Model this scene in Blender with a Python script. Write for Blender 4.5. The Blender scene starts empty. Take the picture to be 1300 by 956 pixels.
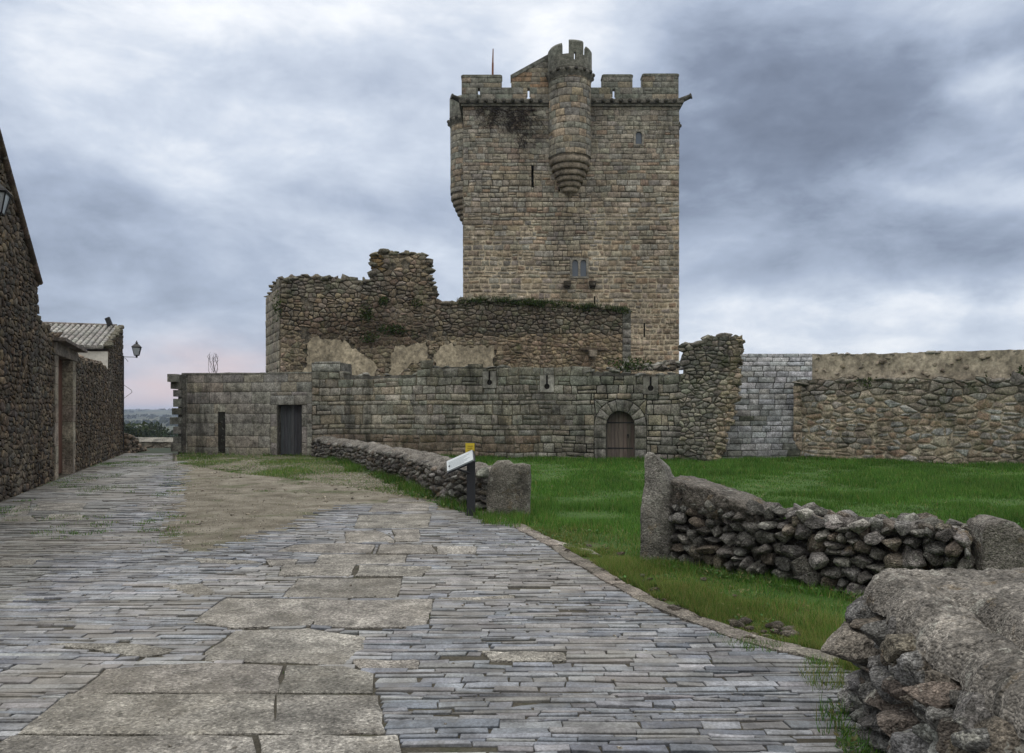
import bpy, bmesh, math, random
import numpy as np
from mathutils import Vector, Matrix, noise

random.seed(7); np.random.seed(7)
S = bpy.context.scene
COL = S.collection
R = math.radians
F, PX, PY, EYE = 1000.0, 650.0, 525.0, 1.6       # focal length and eye point, measured on the photograph

def P(px, py, Y):
    return Vector(((px-PX)/F*Y, Y, EYE+(PY-py)/F*Y))
def G(px, py):
    Y = EYE*F/(py-PY)
    return ((px-PX)/F*Y, Y)
def U(a, b): return random.uniform(a, b)
def fbm(x, y, z=0.0, o=4): return noise.fractal(Vector((x, y, z)), 1.0, 2.0, o)
def mixc(a, b, t):
    t = max(0.0, min(1.0, t)); return tuple(a[i]*(1-t)+b[i]*t for i in range(3))
def jit(c, v=.12, h=.03):
    k = 1+U(-v, v); return tuple(max(.004, c[i]*k*(1+U(-h, h))) for i in range(3))

# ------------------------------------------------------------------ mesh collecting
class MB:
    def __init__(s): s.v=[]; s.f=[]; s.t=[]; s.sm=[]; s.mi=[]
    def add(s, vs, fs, tint=(.3,.3,.3), smooth=False, mat=0):
        o = len(s.v); s.v.extend([tuple(p) for p in vs])
        for f in fs: s.f.append(tuple(i+o for i in f))
        n = len(fs); s.t.extend([tint]*n); s.sm.extend([smooth]*n); s.mi.extend([mat]*n)
    def box(s, lo, hi, tint=(.3,.3,.3), mat=0, M=None):
        x0,y0,z0 = lo; x1,y1,z1 = hi
        vs = [Vector(p) for p in ((x0,y0,z0),(x1,y0,z0),(x1,y1,z0),(x0,y1,z0),(x0,y0,z1),(x1,y0,z1),(x1,y1,z1),(x0,y1,z1))]
        if M is not None: vs = [M@p for p in vs]
        s.add(vs, [(0,3,2,1),(4,5,6,7),(0,1,5,4),(1,2,6,5),(2,3,7,6),(3,0,4,7)], tint, False, mat)
    def tube(s, p0, p1, r0, r1=None, n=8, tint=(.3,.3,.3), mat=0, caps=True, smooth=True):
        p0=Vector(p0); p1=Vector(p1); r1 = r0 if r1 is None else r1
        d=(p1-p0).normalized(); a=d.orthogonal().normalized(); b=d.cross(a)
        vs=[]
        for p,r in ((p0,r0),(p1,r1)):
            for i in range(n):
                t=2*math.pi*i/n; vs.append(p+a*math.cos(t)*r+b*math.sin(t)*r)
        fs=[(i,(i+1)%n,n+(i+1)%n,n+i) for i in range(n)]
        s.add(vs, fs, tint, smooth, mat)
        if caps: s.add(vs, [tuple(range(n-1,-1,-1)), tuple(range(n,2*n))], tint, False, mat)
    def lathe(s, c, prof, n=32, tint=(.3,.3,.3), a0=0, a1=2*math.pi, smooth=True, mat=0):
        full = abs(a1-a0-2*math.pi)<1e-4; m = n if full else n+1
        vs=[]
        for r,z in prof:
            for i in range(m):
                t=a0+(a1-a0)*i/n; vs.append((c[0]+r*math.sin(t), c[1]-r*math.cos(t), c[2]+z))
        fs=[]
        for k in range(len(prof)-1):
            for i in range(n):
                j=(i+1)%m; fs.append((k*m+i,k*m+j,(k+1)*m+j,(k+1)*m+i))
        s.add(vs, fs, tint, smooth, mat)
    def ball(s, c, r, tint, n=10):
        prof=[(r*math.sin(math.pi*k/6), -r*math.cos(math.pi*k/6)) for k in range(7)]
        prof[0]=(1e-4,-r); prof[-1]=(1e-4,r); s.lathe(c, prof, n, tint)
    def prism(s, pl, poly, d0, d1, tint=(.25,.24,.2), mat=0):
        n=len(poly)
        vs=[pl(a,b,d0) for a,b in poly]+[pl(a,b,d1) for a,b in poly]
        fs=[tuple(range(n)), tuple(range(2*n-1,n-1,-1))]+[(i,n+i,n+(i+1)%n,(i+1)%n) for i in range(n)]
        s.add(vs, fs, tint, False, mat)
    def build(s, name, mats, parent=None, at=None):
        me=bpy.data.meshes.new(name)
        off = parent.location if parent is not None and at is None else (at or (0,0,0))
        if parent is not None and parent.parent is not None and at is None: off = parent.location+parent.parent.location
        v=np.array([tuple(p) for p in s.v],dtype=np.float64).reshape(-1,3)-np.array(tuple(off))
        me.from_pydata(v.tolist(), [], s.f)
        if not isinstance(mats,(list,tuple)): mats=[mats]
        for m in mats: me.materials.append(m)
        at_=me.attributes.new('tint','FLOAT_COLOR','FACE')
        t=np.ones((len(s.f),4),dtype=np.float32); t[:,:3]=np.array(s.t,dtype=np.float32).reshape(-1,3)
        at_.data.foreach_set('color', t.ravel())
        me.polygons.foreach_set('use_smooth', s.sm)
        me.polygons.foreach_set('material_index', s.mi)
        me.update()
        o=bpy.data.objects.new(name, me); COL.objects.link(o)
        if parent is not None: o.parent=parent
        elif at is not None: o.location=at
        return o

def tag(o, label, cat, group=None, kind=None):
    o['label']=label; o['category']=cat
    if group: o['group']=group
    if kind: o['kind']=kind
    return o
def thing(name, label, cat, loc, group=None):
    o=bpy.data.objects.new(name,None); COL.objects.link(o); o.location=Vector(loc); o.empty_display_size=.3
    return tag(o,label,cat,group)
def struct(o, kind='structure'): o['kind']=kind; return o
def dup(root, loc, rotz, label):
    r=root.copy(); COL.objects.link(r); r.location=loc; r.rotation_euler=(0,0,rotz); r['label']=label
    for ch in list(root.children):
        c=ch.copy(); COL.objects.link(c); c.parent=r
        for g in ch.children:
            d=g.copy(); COL.objects.link(d); d.parent=c
    return r

# ------------------------------------------------------------------ materials
def nodes(mat):
    mat.use_nodes=True; nt=mat.node_tree; nt.nodes.clear(); return nt
def nd(nt, typ, props=None, **ins):
    n=nt.nodes.new(typ)
    for k,v in (props or {}).items(): setattr(n,k,v)
    for k,v in ins.items():
        k=int(k[1:]) if k[0]=='_' and k[1:].isdigit() else k.replace('_',' ')
        sk=n.inputs[k]
        if isinstance(v, bpy.types.NodeSocket): nt.links.new(v, sk)
        else: sk.default_value=v
    return n
def mth(nt, op, a, b=None, c=None, clamp=False):
    n=nt.nodes.new('ShaderNodeMath'); n.operation=op; n.use_clamp=clamp
    for i,v in enumerate((a,b,c)):
        if v is None: continue
        if isinstance(v,bpy.types.NodeSocket): nt.links.new(v,n.inputs[i])
        else: n.inputs[i].default_value=v
    return n.outputs[0]
def ramp(nt, fac, stops, interp='LINEAR'):
    n=nt.nodes.new('ShaderNodeValToRGB'); e=n.color_ramp.elements; n.color_ramp.interpolation=interp
    while len(e)<len(stops): e.new(.5)
    for el,(p,c) in zip(e,stops):
        el.position=p; el.color=(c,c,c,1) if isinstance(c,(int,float)) else (*c,1)
    nt.links.new(fac,n.inputs[0]); return n.outputs[0]
def mix(nt, typ, fac, a, b):
    n=nt.nodes.new('ShaderNodeMix'); n.data_type='RGBA'; n.blend_type=typ
    for k,v in ((0,fac),(6,a),(7,b)):
        if isinstance(v,bpy.types.NodeSocket): nt.links.new(v,n.inputs[k])
        else: n.inputs[k].default_value=(*v,1) if isinstance(v,tuple) else v
    return n.outputs[2]
def noise_n(nt, vec, scale, detail=6, rough=.6, dist=0):
    return nd(nt,'ShaderNodeTexNoise',None,Vector=vec,Scale=scale,Detail=detail,Roughness=rough,Distortion=dist).outputs['Fac']

def stone_mat(name, rough=.92, grain=30, lichen=.35, streak=.6, bump=.5, speck=.4, spec=.25, bdist=.02, moss=0.0, broad=.5, dust=0.0, crust=.55, agg=0):
    m=bpy.data.materials.new(name); nt=nodes(m)
    pos=nd(nt,'ShaderNodeNewGeometry').outputs['Position']
    tint=nd(nt,'ShaderNodeAttribute',{'attribute_name':'tint'}).outputs['Color']
    big=noise_n(nt,pos,broad,5,.6); med=noise_n(nt,pos,4.0,6,.65); fine=noise_n(nt,pos,grain,8,.7)
    c=mix(nt,'MULTIPLY',1.0,tint,ramp(nt,big,[(.36,.72),(.64,1.25)]))
    c=mix(nt,'MULTIPLY',1.0,c,ramp(nt,med,[(.36,.66),(.64,1.36)]))
    c=mix(nt,'MULTIPLY',1.0,c,ramp(nt,fine,[(.38,1-speck),(.5,1.0),(.62,1+speck*1.2)]))
    # pale and rusty lichen
    l1=noise_n(nt,pos,6.5,8,.72); lm=ramp(nt,l1,[(.575,0.0),(.62,lichen)])
    c=mix(nt,'MIX',lm,c,(.36,.36,.32))
    l2=noise_n(nt,nd(nt,'ShaderNodeVectorMath',{'operation':'ADD'},_0=pos,_1=(17.,5.,9.)).outputs[0],3.1,8,.7)
    c=mix(nt,'MIX',ramp(nt,l2,[(.60,0.0),(.66,lichen*.6)]),c,(.20,.135,.055))
    if crust>0:
        l3=noise_n(nt,nd(nt,'ShaderNodeVectorMath',{'operation':'ADD'},_0=pos,_1=(3.,31.,7.)).outputs[0],5.2,9,.74)
        c=mix(nt,'MIX',ramp(nt,l3,[(.56,0.0),(.61,crust)]),c,(.03,.03,.026))
    if streak>0:
        sp=nd(nt,'ShaderNodeVectorMath',{'operation':'MULTIPLY'},_0=pos,_1=(1.3,1.3,.16)).outputs[0]
        s1=noise_n(nt,sp,1.5,7,.68)
        c=mix(nt,'MIX',ramp(nt,s1,[(.53,0.0),(.66,streak)]),c,(.028,.028,.024))
    if moss>0:
        mo=noise_n(nt,pos,1.7,7,.7)
        c=mix(nt,'MIX',ramp(nt,mo,[(.55,0.0),(.66,moss)]),c,(.05,.07,.025))
    if dust>0:
        du=noise_n(nt,pos,.55,9,.7); c=mix(nt,'MIX',ramp(nt,du,[(.47,0.0),(.62,dust)]),c,(.20,.185,.155))
    h=mth(nt,'ADD',mth(nt,'MULTIPLY',fine,.5),mth(nt,'MULTIPLY',med,.9))
    if agg>0:
        vo=nd(nt,'ShaderNodeTexVoronoi',None,Vector=pos,Scale=float(agg),Randomness=1.0)
        vo2=nd(nt,'ShaderNodeTexVoronoi',None,Vector=pos,Scale=agg*.37,Randomness=1.0)
        vc=nd(nt,'ShaderNodeSeparateColor',None,Color=vo.outputs['Color']).outputs[0]
        c=mix(nt,'MULTIPLY',1.0,c,ramp(nt,vc,[(0.0,.55),(.3,.95),(.75,1.0),(.9,1.25),(1.0,1.6)]))
        h=mth(nt,'ADD',h,mth(nt,'ADD',mth(nt,'MULTIPLY',vo.outputs['Distance'],-.45),mth(nt,'MULTIPLY',vo2.outputs['Distance'],-.5)))
    b=nd(nt,'ShaderNodeBump',None,Strength=bump,Distance=bdist,Height=h)
    bs=nd(nt,'ShaderNodeBsdfPrincipled',None,Base_Color=c,Roughness=rough,Normal=b.outputs[0])
    bs.inputs['Specular IOR Level'].default_value=spec
    nd(nt,'ShaderNodeOutputMaterial',None,Surface=bs.outputs[0]); return m
def plain(name, col, rough=.6, metal=0.0, bump=0.0, bscale=40, var=.15, spec=.4):
    m=bpy.data.materials.new(name); nt=nodes(m)
    pos=nd(nt,'ShaderNodeNewGeometry').outputs['Position']
    n=noise_n(nt,pos,bscale,6,.65)
    c=mix(nt,'MULTIPLY',1.0,(*col,),ramp(nt,n,[(.3,1-var),(.7,1+var)]))
    bs=nd(nt,'ShaderNodeBsdfPrincipled',None,Base_Color=c,Roughness=rough,Metallic=metal)
    bs.inputs['Specular IOR Level'].default_value=spec
    if bump: nt.links.new(nd(nt,'ShaderNodeBump',None,Strength=bump,Distance=.01,Height=n).outputs[0],bs.inputs['Normal'])
    nd(nt,'ShaderNodeOutputMaterial',None,Surface=bs.outputs[0]); return m
def leaf_mat(name, rough=.7):
    m=bpy.data.materials.new(name); nt=nodes(m)
    tint=nd(nt,'ShaderNodeAttribute',{'attribute_name':'tint'}).outputs['Color']
    bs=nd(nt,'ShaderNodeBsdfPrincipled',None,Base_Color=tint,Roughness=rough); bs.inputs['Specular IOR Level'].default_value=.15
    tr=nd(nt,'ShaderNodeBsdfTranslucent',None,Color=tint)
    mx=nd(nt,'ShaderNodeMixShader',None,Fac=.3); nt.links.new(bs.outputs[0],mx.inputs[1]); nt.links.new(tr.outputs[0],mx.inputs[2])
    nd(nt,'ShaderNodeOutputMaterial',None,Surface=mx.outputs[0]); return m
def ground_mat(name, stops, scale, rough=.95, bump=.6, bscale=60, spots=None):
    m=bpy.data.materials.new(name); nt=nodes(m)
    pos=nd(nt,'ShaderNodeNewGeometry').outputs['Position']
    n=noise_n(nt,pos,scale,10,.68); c=ramp(nt,n,stops)
    f=noise_n(nt,pos,bscale,6,.75)
    c=mix(nt,'MULTIPLY',1.0,c,ramp(nt,f,[(.3,.55),(.7,1.45)]))
    if spots:
        for (sc,lo,hi,col) in spots:
            c=mix(nt,'MIX',ramp(nt,noise_n(nt,pos,sc,8,.7),[(lo,0.0),(hi,1.0)]),c,col)
    b=nd(nt,'ShaderNodeBump',None,Strength=bump,Distance=.02,Height=mth(nt,'ADD',f,n))
    bs=nd(nt,'ShaderNodeBsdfPrincipled',None,Base_Color=c,Roughness=rough,Normal=b.outputs[0]); bs.inputs['Specular IOR Level'].default_value=.2
    nd(nt,'ShaderNodeOutputMaterial',None,Surface=bs.outputs[0]); return m

M_TOWER=stone_mat('tower_stone',grain=22,lichen=.25,streak=.35,bump=.5,bdist=.03)
M_WALL=stone_mat('grey_wall_stone',grain=22,lichen=.35,streak=.66,bump=.55,bdist=.03,moss=.25)
M_RUIN=stone_mat('ruin_stone',grain=18,lichen=.35,streak=.45,bump=.8,bdist=.05,moss=.5)
M_STREET=stone_mat('street_wall_stone',grain=22,lichen=.2,streak=.35,bump=.8,bdist=.04)
M_ROCK=stone_mat('field_stone',grain=45,lichen=.75,streak=.0,bump=1.0,speck=.5,bdist=.03,moss=.12,broad=1.5,agg=95)
M_MENHIR=stone_mat('granite_pillar_stone',grain=70,lichen=.6,streak=.25,bump=1.0,speck=.4,bdist=.03,broad=1.2,agg=75)
M_CAP=stone_mat('lime_mortar_cap',grain=28,lichen=.6,streak=0,bump=1.0,speck=.4,bdist=.03,broad=1.5,agg=85)
M_PLASTER=stone_mat('old_plaster',grain=9,lichen=.2,streak=.35,bump=.5,speck=.22,bdist=.03,crust=.4)
M_SLATE=stone_mat('slate_paving',rough=.6,grain=60,lichen=.10,streak=0,bump=.6,speck=.3,spec=.45,bdist=.012,dust=.5,crust=.35)
M_SLAB=stone_mat('granite_paving',rough=.88,grain=45,lichen=.12,streak=0,bump=1.0,speck=.4,bdist=.025,dust=.6,broad=1.0,agg=80,crust=.3)
M_TILE=stone_mat('clay_tile',rough=.85,grain=30,lichen=.5,streak=0,bump=.4)
M_WOOD=bpy.data.materials.new('weathered_wood')
nt=nodes(M_WOOD)
_p=nd(nt,'ShaderNodeNewGeometry').outputs['Position']
_t=nd(nt,'ShaderNodeAttribute',{'attribute_name':'tint'}).outputs['Color']
_s=nd(nt,'ShaderNodeVectorMath',{'operation':'MULTIPLY'},_0=_p,_1=(30.,30.,1.5)).outputs[0]
_n=noise_n(nt,_s,1.2,8,.7)
_c=mix(nt,'MULTIPLY',1.0,_t,ramp(nt,_n,[(.3,.45),(.7,1.5)]))
_b=nd(nt,'ShaderNodeBump',None,Strength=.5,Distance=.01,Height=_n)
_bs=nd(nt,'ShaderNodeBsdfPrincipled',None,Base_Color=_c,Roughness=.85,Normal=_b.outputs[0])
nd(nt,'ShaderNodeOutputMaterial',None,Surface=_bs.outputs[0])
M_IRON=plain('black_iron',(.012,.013,.016),.45,.0,.1)
M_SIGNPOST=plain('dark_steel_post',(.022,.024,.03),.5,.0,.1)
M_LAMPGLASS=plain('frosted_lamp_glass',(.42,.46,.5),.25)
M_PANE=plain('window_pane',(.085,.11,.145),.2,spec=.6)  # reflected sky is put into the blue base colour
M_YELLOW=plain('yellow_plate',(.55,.42,.03),.45,var=.06)
M_PANEL=plain('pale_panel',(.40,.45,.48),.35,var=.04)
M_PRINT=plain('grey_print',(.25,.3,.33),.5)
M_OCHRE=plain('ochre_print',(.28,.2,.02),.5)
M_RUST=plain('rusty_iron',(.20,.085,.045),.8)
M_WHITE=plain('whitewash',(.62,.60,.55),.9,bump=.3,bscale=6,var=.2)
M_LEAF=leaf_mat('leaves'); M_GRASS=leaf_mat('grass_blades',.6)
M_TWIG=plain('dry_twig',(.035,.028,.024),.9)
M_BARK=plain('bark',(.06,.045,.035),.95)
M_DARK=plain('recess_shade',(.012,.011,.01),.95)

# ------------------------------------------------------------------ convex polygon tools and masonry
def clip(poly, nx, ny, c):
    out=[]; n=len(poly)
    for i in range(n):
        p=poly[i]; q=poly[(i+1)%n]
        dp=nx*p[0]+ny*p[1]-c; dq=nx*q[0]+ny*q[1]-c
        if dp<=0: out.append(p)
        if (dp<0<dq) or (dq<0<dp):
            t=dp/(dp-dq); out.append((p[0]+(q[0]-p[0])*t,p[1]+(q[1]-p[1])*t))
    return out
def area(p):
    return .5*sum(p[i][0]*p[(i+1)%len(p)][1]-p[(i+1)%len(p)][0]*p[i][1] for i in range(len(p)))
def inset(poly, g):
    out=poly; n=len(poly)
    for i in range(n):
        p=poly[i]; q=poly[(i+1)%n]; dx=q[0]-p[0]; dy=q[1]-p[1]; L=math.hypot(dx,dy)
        if L<1e-6: continue
        nx,ny=dy/L,-dx/L
        out=clip(out,nx,ny,nx*p[0]+ny*p[1]-g)
        if len(out)<3: return []
    return out
def chaikin(poly, r=.22):
    out=[]; n=len(poly)
    for i in range(n):
        p=poly[i]; q=poly[(i+1)%n]
        out.append((p[0]+(q[0]-p[0])*r,p[1]+(q[1]-p[1])*r)); out.append((q[0]+(p[0]-q[0])*r,q[1]+(p[1]-q[1])*r))
    return out
def inpoly(x, y, poly):
    c=False; n=len(poly); j=n-1
    for i in range(n):
        xi,yi=poly[i]; xj,yj=poly[j]
        if (yi>y)!=(yj>y) and x<(xj-xi)*(y-yi)/(yj-yi)+xi: c=not c
        j=i
    return c
def coursed(a0,a1,b0,b1,h,l,seed=0):
    rs=random.Random(seed); cells=[]; b=b0
    while b<b1-1e-3:
        hh=rs.uniform(*h)
        if b+hh>b1-h[0]*.6: hh=b1-b
        a=a0; first=rs.uniform(.3,1)
        while a<a1-1e-3:
            ll=rs.uniform(*l)*first; first=1
            if hh<(h[0]+h[1])*.45: ll*=1.15
            if a+ll>a1-l[0]*.6: ll=a1-a
            if rs.random()<.14 and hh>h[0]*1.25 and ll<hh*2.2:
                k=rs.uniform(.4,.6)*hh
                cells.append([(a,b),(a+ll,b),(a+ll,b+k),(a,b+k)]); cells.append([(a,b+k),(a+ll,b+k),(a+ll,b+hh),(a,b+hh)])
            else:
                k=hh*.12; sl=rs.uniform(-.05,.05)*min(ll,hh)
                cells.append([(a,b),(a+ll,b),(a+ll,b+hh),(a,b+hh)])
            a+=ll
        b+=hh
    return cells
def voronoi(a0,a1,b0,b1,sx,sy,seed=0,jt=.42):
    rs=random.Random(seed); nx=int((a1-a0)/sx)+5; ny=int((b1-b0)/sy)+5; st={}
    for j in range(ny):
        for i in range(nx):
            x,y=(i-2+(.5 if j%2 else 0)+rs.uniform(-jt,jt), j-2+rs.uniform(-jt*.85,jt*.85)); r_=rs.random()
            if r_<.13: st[i,j]=[]
            elif r_<.33: d=rs.uniform(.18,.3); st[i,j]=[(x-d,y),(x+d,y+rs.uniform(-.1,.1))]
            elif r_<.47: d=rs.uniform(.2,.3); st[i,j]=[(x,y-d),(x+rs.uniform(-.1,.1),y+d)]
            else: st[i,j]=[(x,y)]
    cells=[]; A=(a1-a0)/sx; B=(b1-b0)/sy
    for (i,j),x,y in [(k,q[0],q[1]) for k,l_ in st.items() for q in l_]:
        if x<-.9 or y<-.9 or x>A+.9 or y>B+.9: continue
        poly=[(x-2,y-2),(x+2,y-2),(x+2,y+2),(x-2,y+2)]
        for dj in (-2,-1,0,1,2):
            for di in (-2,-1,0,1,2):
                for q in st.get((i+di,j+dj),()):
                    nxx=q[0]-x; nyy=q[1]-y
                    if (nxx or nyy) and len(poly)>2: poly=clip(poly,nxx,nyy,nxx*(q[0]+x)/2+nyy*(q[1]+y)/2)
                if len(poly)<3: break
            if len(poly)<3: break
        for c in ((-1,0,0),(1,0,A),(0,-1,0),(0,1,B)):
            if len(poly)>=3: poly=clip(poly,*c)
        if len(poly)>=3: cells.append([(a0+p[0]*sx,b0+p[1]*sy) for p in poly])
    return cells
def minus(cells, holes):
    for (x0,x1,y0,y1) in holes:
        out=[]
        for c in cells:
            xs=[p[0] for p in c]; ys=[p[1] for p in c]
            if max(xs)<=x0+1e-6 or min(xs)>=x1-1e-6 or max(ys)<=y0+1e-6 or min(ys)>=y1-1e-6: out.append(c); continue
            mid=clip(clip(c,1,0,x1),-1,0,-x0) if True else c
            for q in (clip(c,1,0,x0),clip(c,-1,0,-x1),clip(mid,0,1,y0) if len(mid)>2 else [],clip(mid,0,-1,-y1) if len(mid)>2 else []):
                if len(q)>2 and abs(area(q))>.0012: out.append(q)
        cells=out
    return cells
def emit(mb, cells, pl, style, inside=None, round_=.2, warp=.0, keep_=(), dome=.35, bev=.12):
    for c in cells:
        if area(c)<0: c=c[::-1]
        n=len(c); cx=sum(p[0] for p in c)/n; cy=sum(p[1] for p in c)/n
        if inside and not inside(cx,cy): continue
        st=style(cx,cy)
        if st is None: continue
        scol,mcol,gap,joint,h=st
        if warp:
            def wf(p):
                k=1.0
                for (x0,x1,y0,y1) in keep_:
                    k=min(k,math.hypot(max(x0-p[0],0,p[0]-x1),max(y0-p[1],0,p[1]-y1))/.7)
                return k
            c0_=c
            c=[(p[0]+warp*noise.noise(Vector((p[0]*1.9,p[1]*1.9,3))),p[1]+warp*(noise.noise(Vector((p[0]*1.3,p[1]*1.3,8)))+.8*noise.noise(Vector((p[0]*.4,p[1]*.5,12))))) for p in c]
            if keep_: c=[(a_[0]+(b_[0]-a_[0])*wf(a_),a_[1]+(b_[1]-a_[1])*wf(a_)) for a_,b_ in zip(c0_,c)]
        mb.add([pl(a,b,-joint) for a,b in c],[tuple(range(n))],mcol)
        s=inset(c,gap*U(.35,1.7))
        if len(s)<3 or abs(area(s))<.0015: continue
        q_=[]
        for i in range(len(s)):
            a_=s[i]; b_=s[(i+1)%len(s)]; L_=math.hypot(b_[0]-a_[0],b_[1]-a_[1]); q_.append((a_[0]+U(-1,1)*gap*.4,a_[1]+U(-1,1)*gap*.4))
            if L_>gap*7: t_=U(.35,.65); q_.append((a_[0]+(b_[0]-a_[0])*t_+U(-1,1)*gap*.55,a_[1]+(b_[1]-a_[1])*t_+U(-1,1)*gap*.55))
        s=q_
        s=chaikin(s,round_*U(.6,1.1)); m=len(s)
        cx=sum(p[0] for p in s)/m; cy=sum(p[1] for p in s)/m
        ra=max(abs(p[0]-cx) for p in s); rb=max(abs(p[1]-cy) for p in s); hh=h*U(.5,1.4); tx=U(-.35,.35)*h/ra; ty=U(-.35,.35)*h/rb
        A=[pl(a,b,-joint-.004) for a,b in s]
        B=[pl(a,b,hh*.55+tx*(a-cx)+ty*(b-cy)) for a,b in s]
        k=1-min(.45,bev*U(.7,1.6))
        C=[pl(cx+(a-cx)*k,cy+(b-cy)*k,hh+tx*(a-cx)+ty*(b-cy)+U(-.2,.2)*h) for a,b in s]
        vs=A+B+C+[pl(cx,cy,hh*(1+dome*U(.2,1)))]
        fs=[(i,(i+1)%m,m+(i+1)%m,m+i) for i in range(m)]
        mb.add(vs,fs,mixc(mcol,scol,.5))
        o=len(mb.v)-len(vs)
        top=[(o+m+i,o+m+(i+1)%m,o+2*m+(i+1)%m,o+2*m+i) for i in range(m)]+[(o+2*m+i,o+2*m+(i+1)%m,o+3*m) for i in range(m)]
        mb.f.extend(top); q=len(top); mb.t.extend([scol]*q); mb.sm.extend([True]*q); mb.mi.extend([0]*q)

class Plane:                      # a vertical wall face: a runs along it, b is height, d stands out of it
    def __init__(s,p0,p1):
        s.o=Vector((p0[0],p0[1])); s.u=(Vector((p1[0],p1[1]))-s.o); s.L=s.u.length; s.u.normalize(); s.n=Vector((s.u.y,-s.u.x))
    def __call__(s,a,b,d=0): q=s.o+s.u*a+s.n*d; return Vector((q.x,q.y,b))
    def az(s,px,py):
        dx=(px-PX)/F; det=-s.u.x+dx*s.u.y; a=(s.o.x-dx*s.o.y)/det; t=a*s.u.y+s.o.y
        return (a,EYE+(PY-py)/F*t)
    def poly(s,pts): return [s.az(*p) for p in pts]
class Cyl:
    def __init__(s,c,r): s.c=c; s.r=r
    def __call__(s,a,b,d=0):
        t=a/s.r; rr=s.r+d; return Vector((s.c[0]+rr*math.sin(t),s.c[1]-rr*math.cos(t),b))
class Path:
    def __init__(s,pts):
        s.p=[Vector(p) for p in pts]; s.l=[0]
        for i in range(len(pts)-1): s.l.append(s.l[-1]+(s.p[i+1]-s.p[i]).length)
        s.L=s.l[-1]
    def frame(s,a):
        i=0
        while i<len(s.p)-2 and a>s.l[i+1]: i+=1
        u=(s.p[i+1]-s.p[i]); L=u.length; u=u/L; t=(a-s.l[i])/L
        j=i-1 if t<.5 else i+1                     # blend the directions so that bends are round
        if 0<=j<len(s.p)-1:
            w=abs(t-.5); v=(s.p[j+1]-s.p[j]).normalized(); ub=(u*(1-w)+v*w).normalized()
        else: ub=u
        return s.p[i]+u*(a-s.l[i]), Vector((ub.y,-ub.x))
    def __call__(s,a,b,d=0):
        q,n=s.frame(a); q=q+n*d; return Vector((q.x,q.y,b))

# ------------------------------------------------------------------ rocks
def rock_template(seed, sub):
    rs=random.Random(seed); bm=bmesh.new(); bmesh.ops.create_icosphere(bm,subdivisions=sub,radius=1.0)
    V=np.array([v.co[:] for v in bm.verts]); Fc=[tuple(v.index for v in f.verts) for f in bm.faces]; bm.free()
    for k in range(15):
        n=np.array([rs.gauss(0,1) for _ in range(3)]); n/=np.linalg.norm(n); d=rs.uniform(.42,.8)
        e=np.maximum(0,V@n-d); V=V-np.outer(e*.97,n)
    for i in range(len(V)):
        p=Vector(V[i])*1.3+Vector((seed*3.1,0,0)); k=.10*noise.fractal(p,1,2,3)+(.055*noise.fractal(p*3.3,.8,2,4) if sub>2 else 0)+(.03*abs(noise.noise(p*9)) if sub>3 else 0)
        V[i]=V[i]*(1+k)
    V/= np.abs(V).max(axis=0); return V,Fc
ROCK={s:[rock_template(10*s+i,s) for i in range(12)] for s in (1,2,3,4)}
def rock(mb, c, size, tint, sub=2, axes=None, wob=.25, smooth=None):
    V,Fc=random.choice(ROCK[sub]); V=V*np.array([random.choice((-1,1))*size[0],random.choice((-1,1))*size[1],size[2]])
    M=Matrix.Rotation(U(-wob,wob),3,'X')@Matrix.Rotation(U(-wob,wob),3,'Y')@Matrix.Rotation(U(-wob,wob),3,'Z')
    if axes is not None: M=Matrix(axes).transposed()@M
    W=V@np.array(M).T+np.array(tuple(c))
    o=len(mb.v); mb.v.extend(map(tuple,W.tolist())); n=len(Fc)
    mb.f.extend([tuple(i+o for i in f) for f in Fc]); mb.t.extend([tint]*n)
    mb.sm.extend([(sub>=2) if smooth is None else smooth]*n); mb.mi.extend([0]*n)
def rocks_along(mb, pts, r, step, tintf, sub=1, flat=.6, depth=0.0):
    for p,q in zip(pts,pts[1:]):
        p=Vector(p); q=Vector(q); L=(q-p).length; n=max(1,int(L/step))
        for i in range(n):
            c=p.lerp(q,(i+U(.1,.9))/n); k=r*U(.6,1.35)
            rock(mb,c+Vector((U(-.3,.3)*r,U(-.3,.3)*r,U(-.5,.25)*r)),(k*U(1,1.5),k,k*flat*U(.7,1.3)),tintf(c),sub)

# ------------------------------------------------------------------ foliage
def leaves(mb, c, rad, n, size, cols, up=.3, flat=1.0):
    for _ in range(n):
        d=Vector((random.gauss(0,1),random.gauss(0,1),random.gauss(0,1))); d.normalize(); d*=U(0,1)**.45
        p=Vector(c)+Vector((d.x*rad[0],d.y*rad[1],d.z*rad[2]))
        a=Vector((U(-1,1),U(-1,1),U(-1,1)+up)).normalized(); b=a.orthogonal().normalized(); b=b*math.cos(1)+a.cross(b)*math.sin(U(0,6))
        s=size*U(.5,1.4)
        mb.add([p-b*s*.3,p+a*s*.5-b*s*.1+Vector((0,0,-.1*s)),p+a*s,p+a*s*.5+b*s*.45],[(0,1,2,3)],jit(random.choice(cols),.35,.1))
def tufts(mb, c, r, n, h, cols, w=.012):
    for _ in range(n):
        t=U(0,6.283); q=r*math.sqrt(U(0,1)); p=Vector((c[0]+q*math.cos(t),c[1]+q*math.sin(t),c[2]))
        hh=h*U(.5,1.2); d=Vector((U(-.6,.6),U(-.6,.6),1)).normalized()*hh; s=Vector((U(-1,1),U(-1,1),0)).normalized()*w
        mb.add([p-s,p+s,p+d],[(0,1,2)],jit(random.choice(cols),.3,.1))

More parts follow.
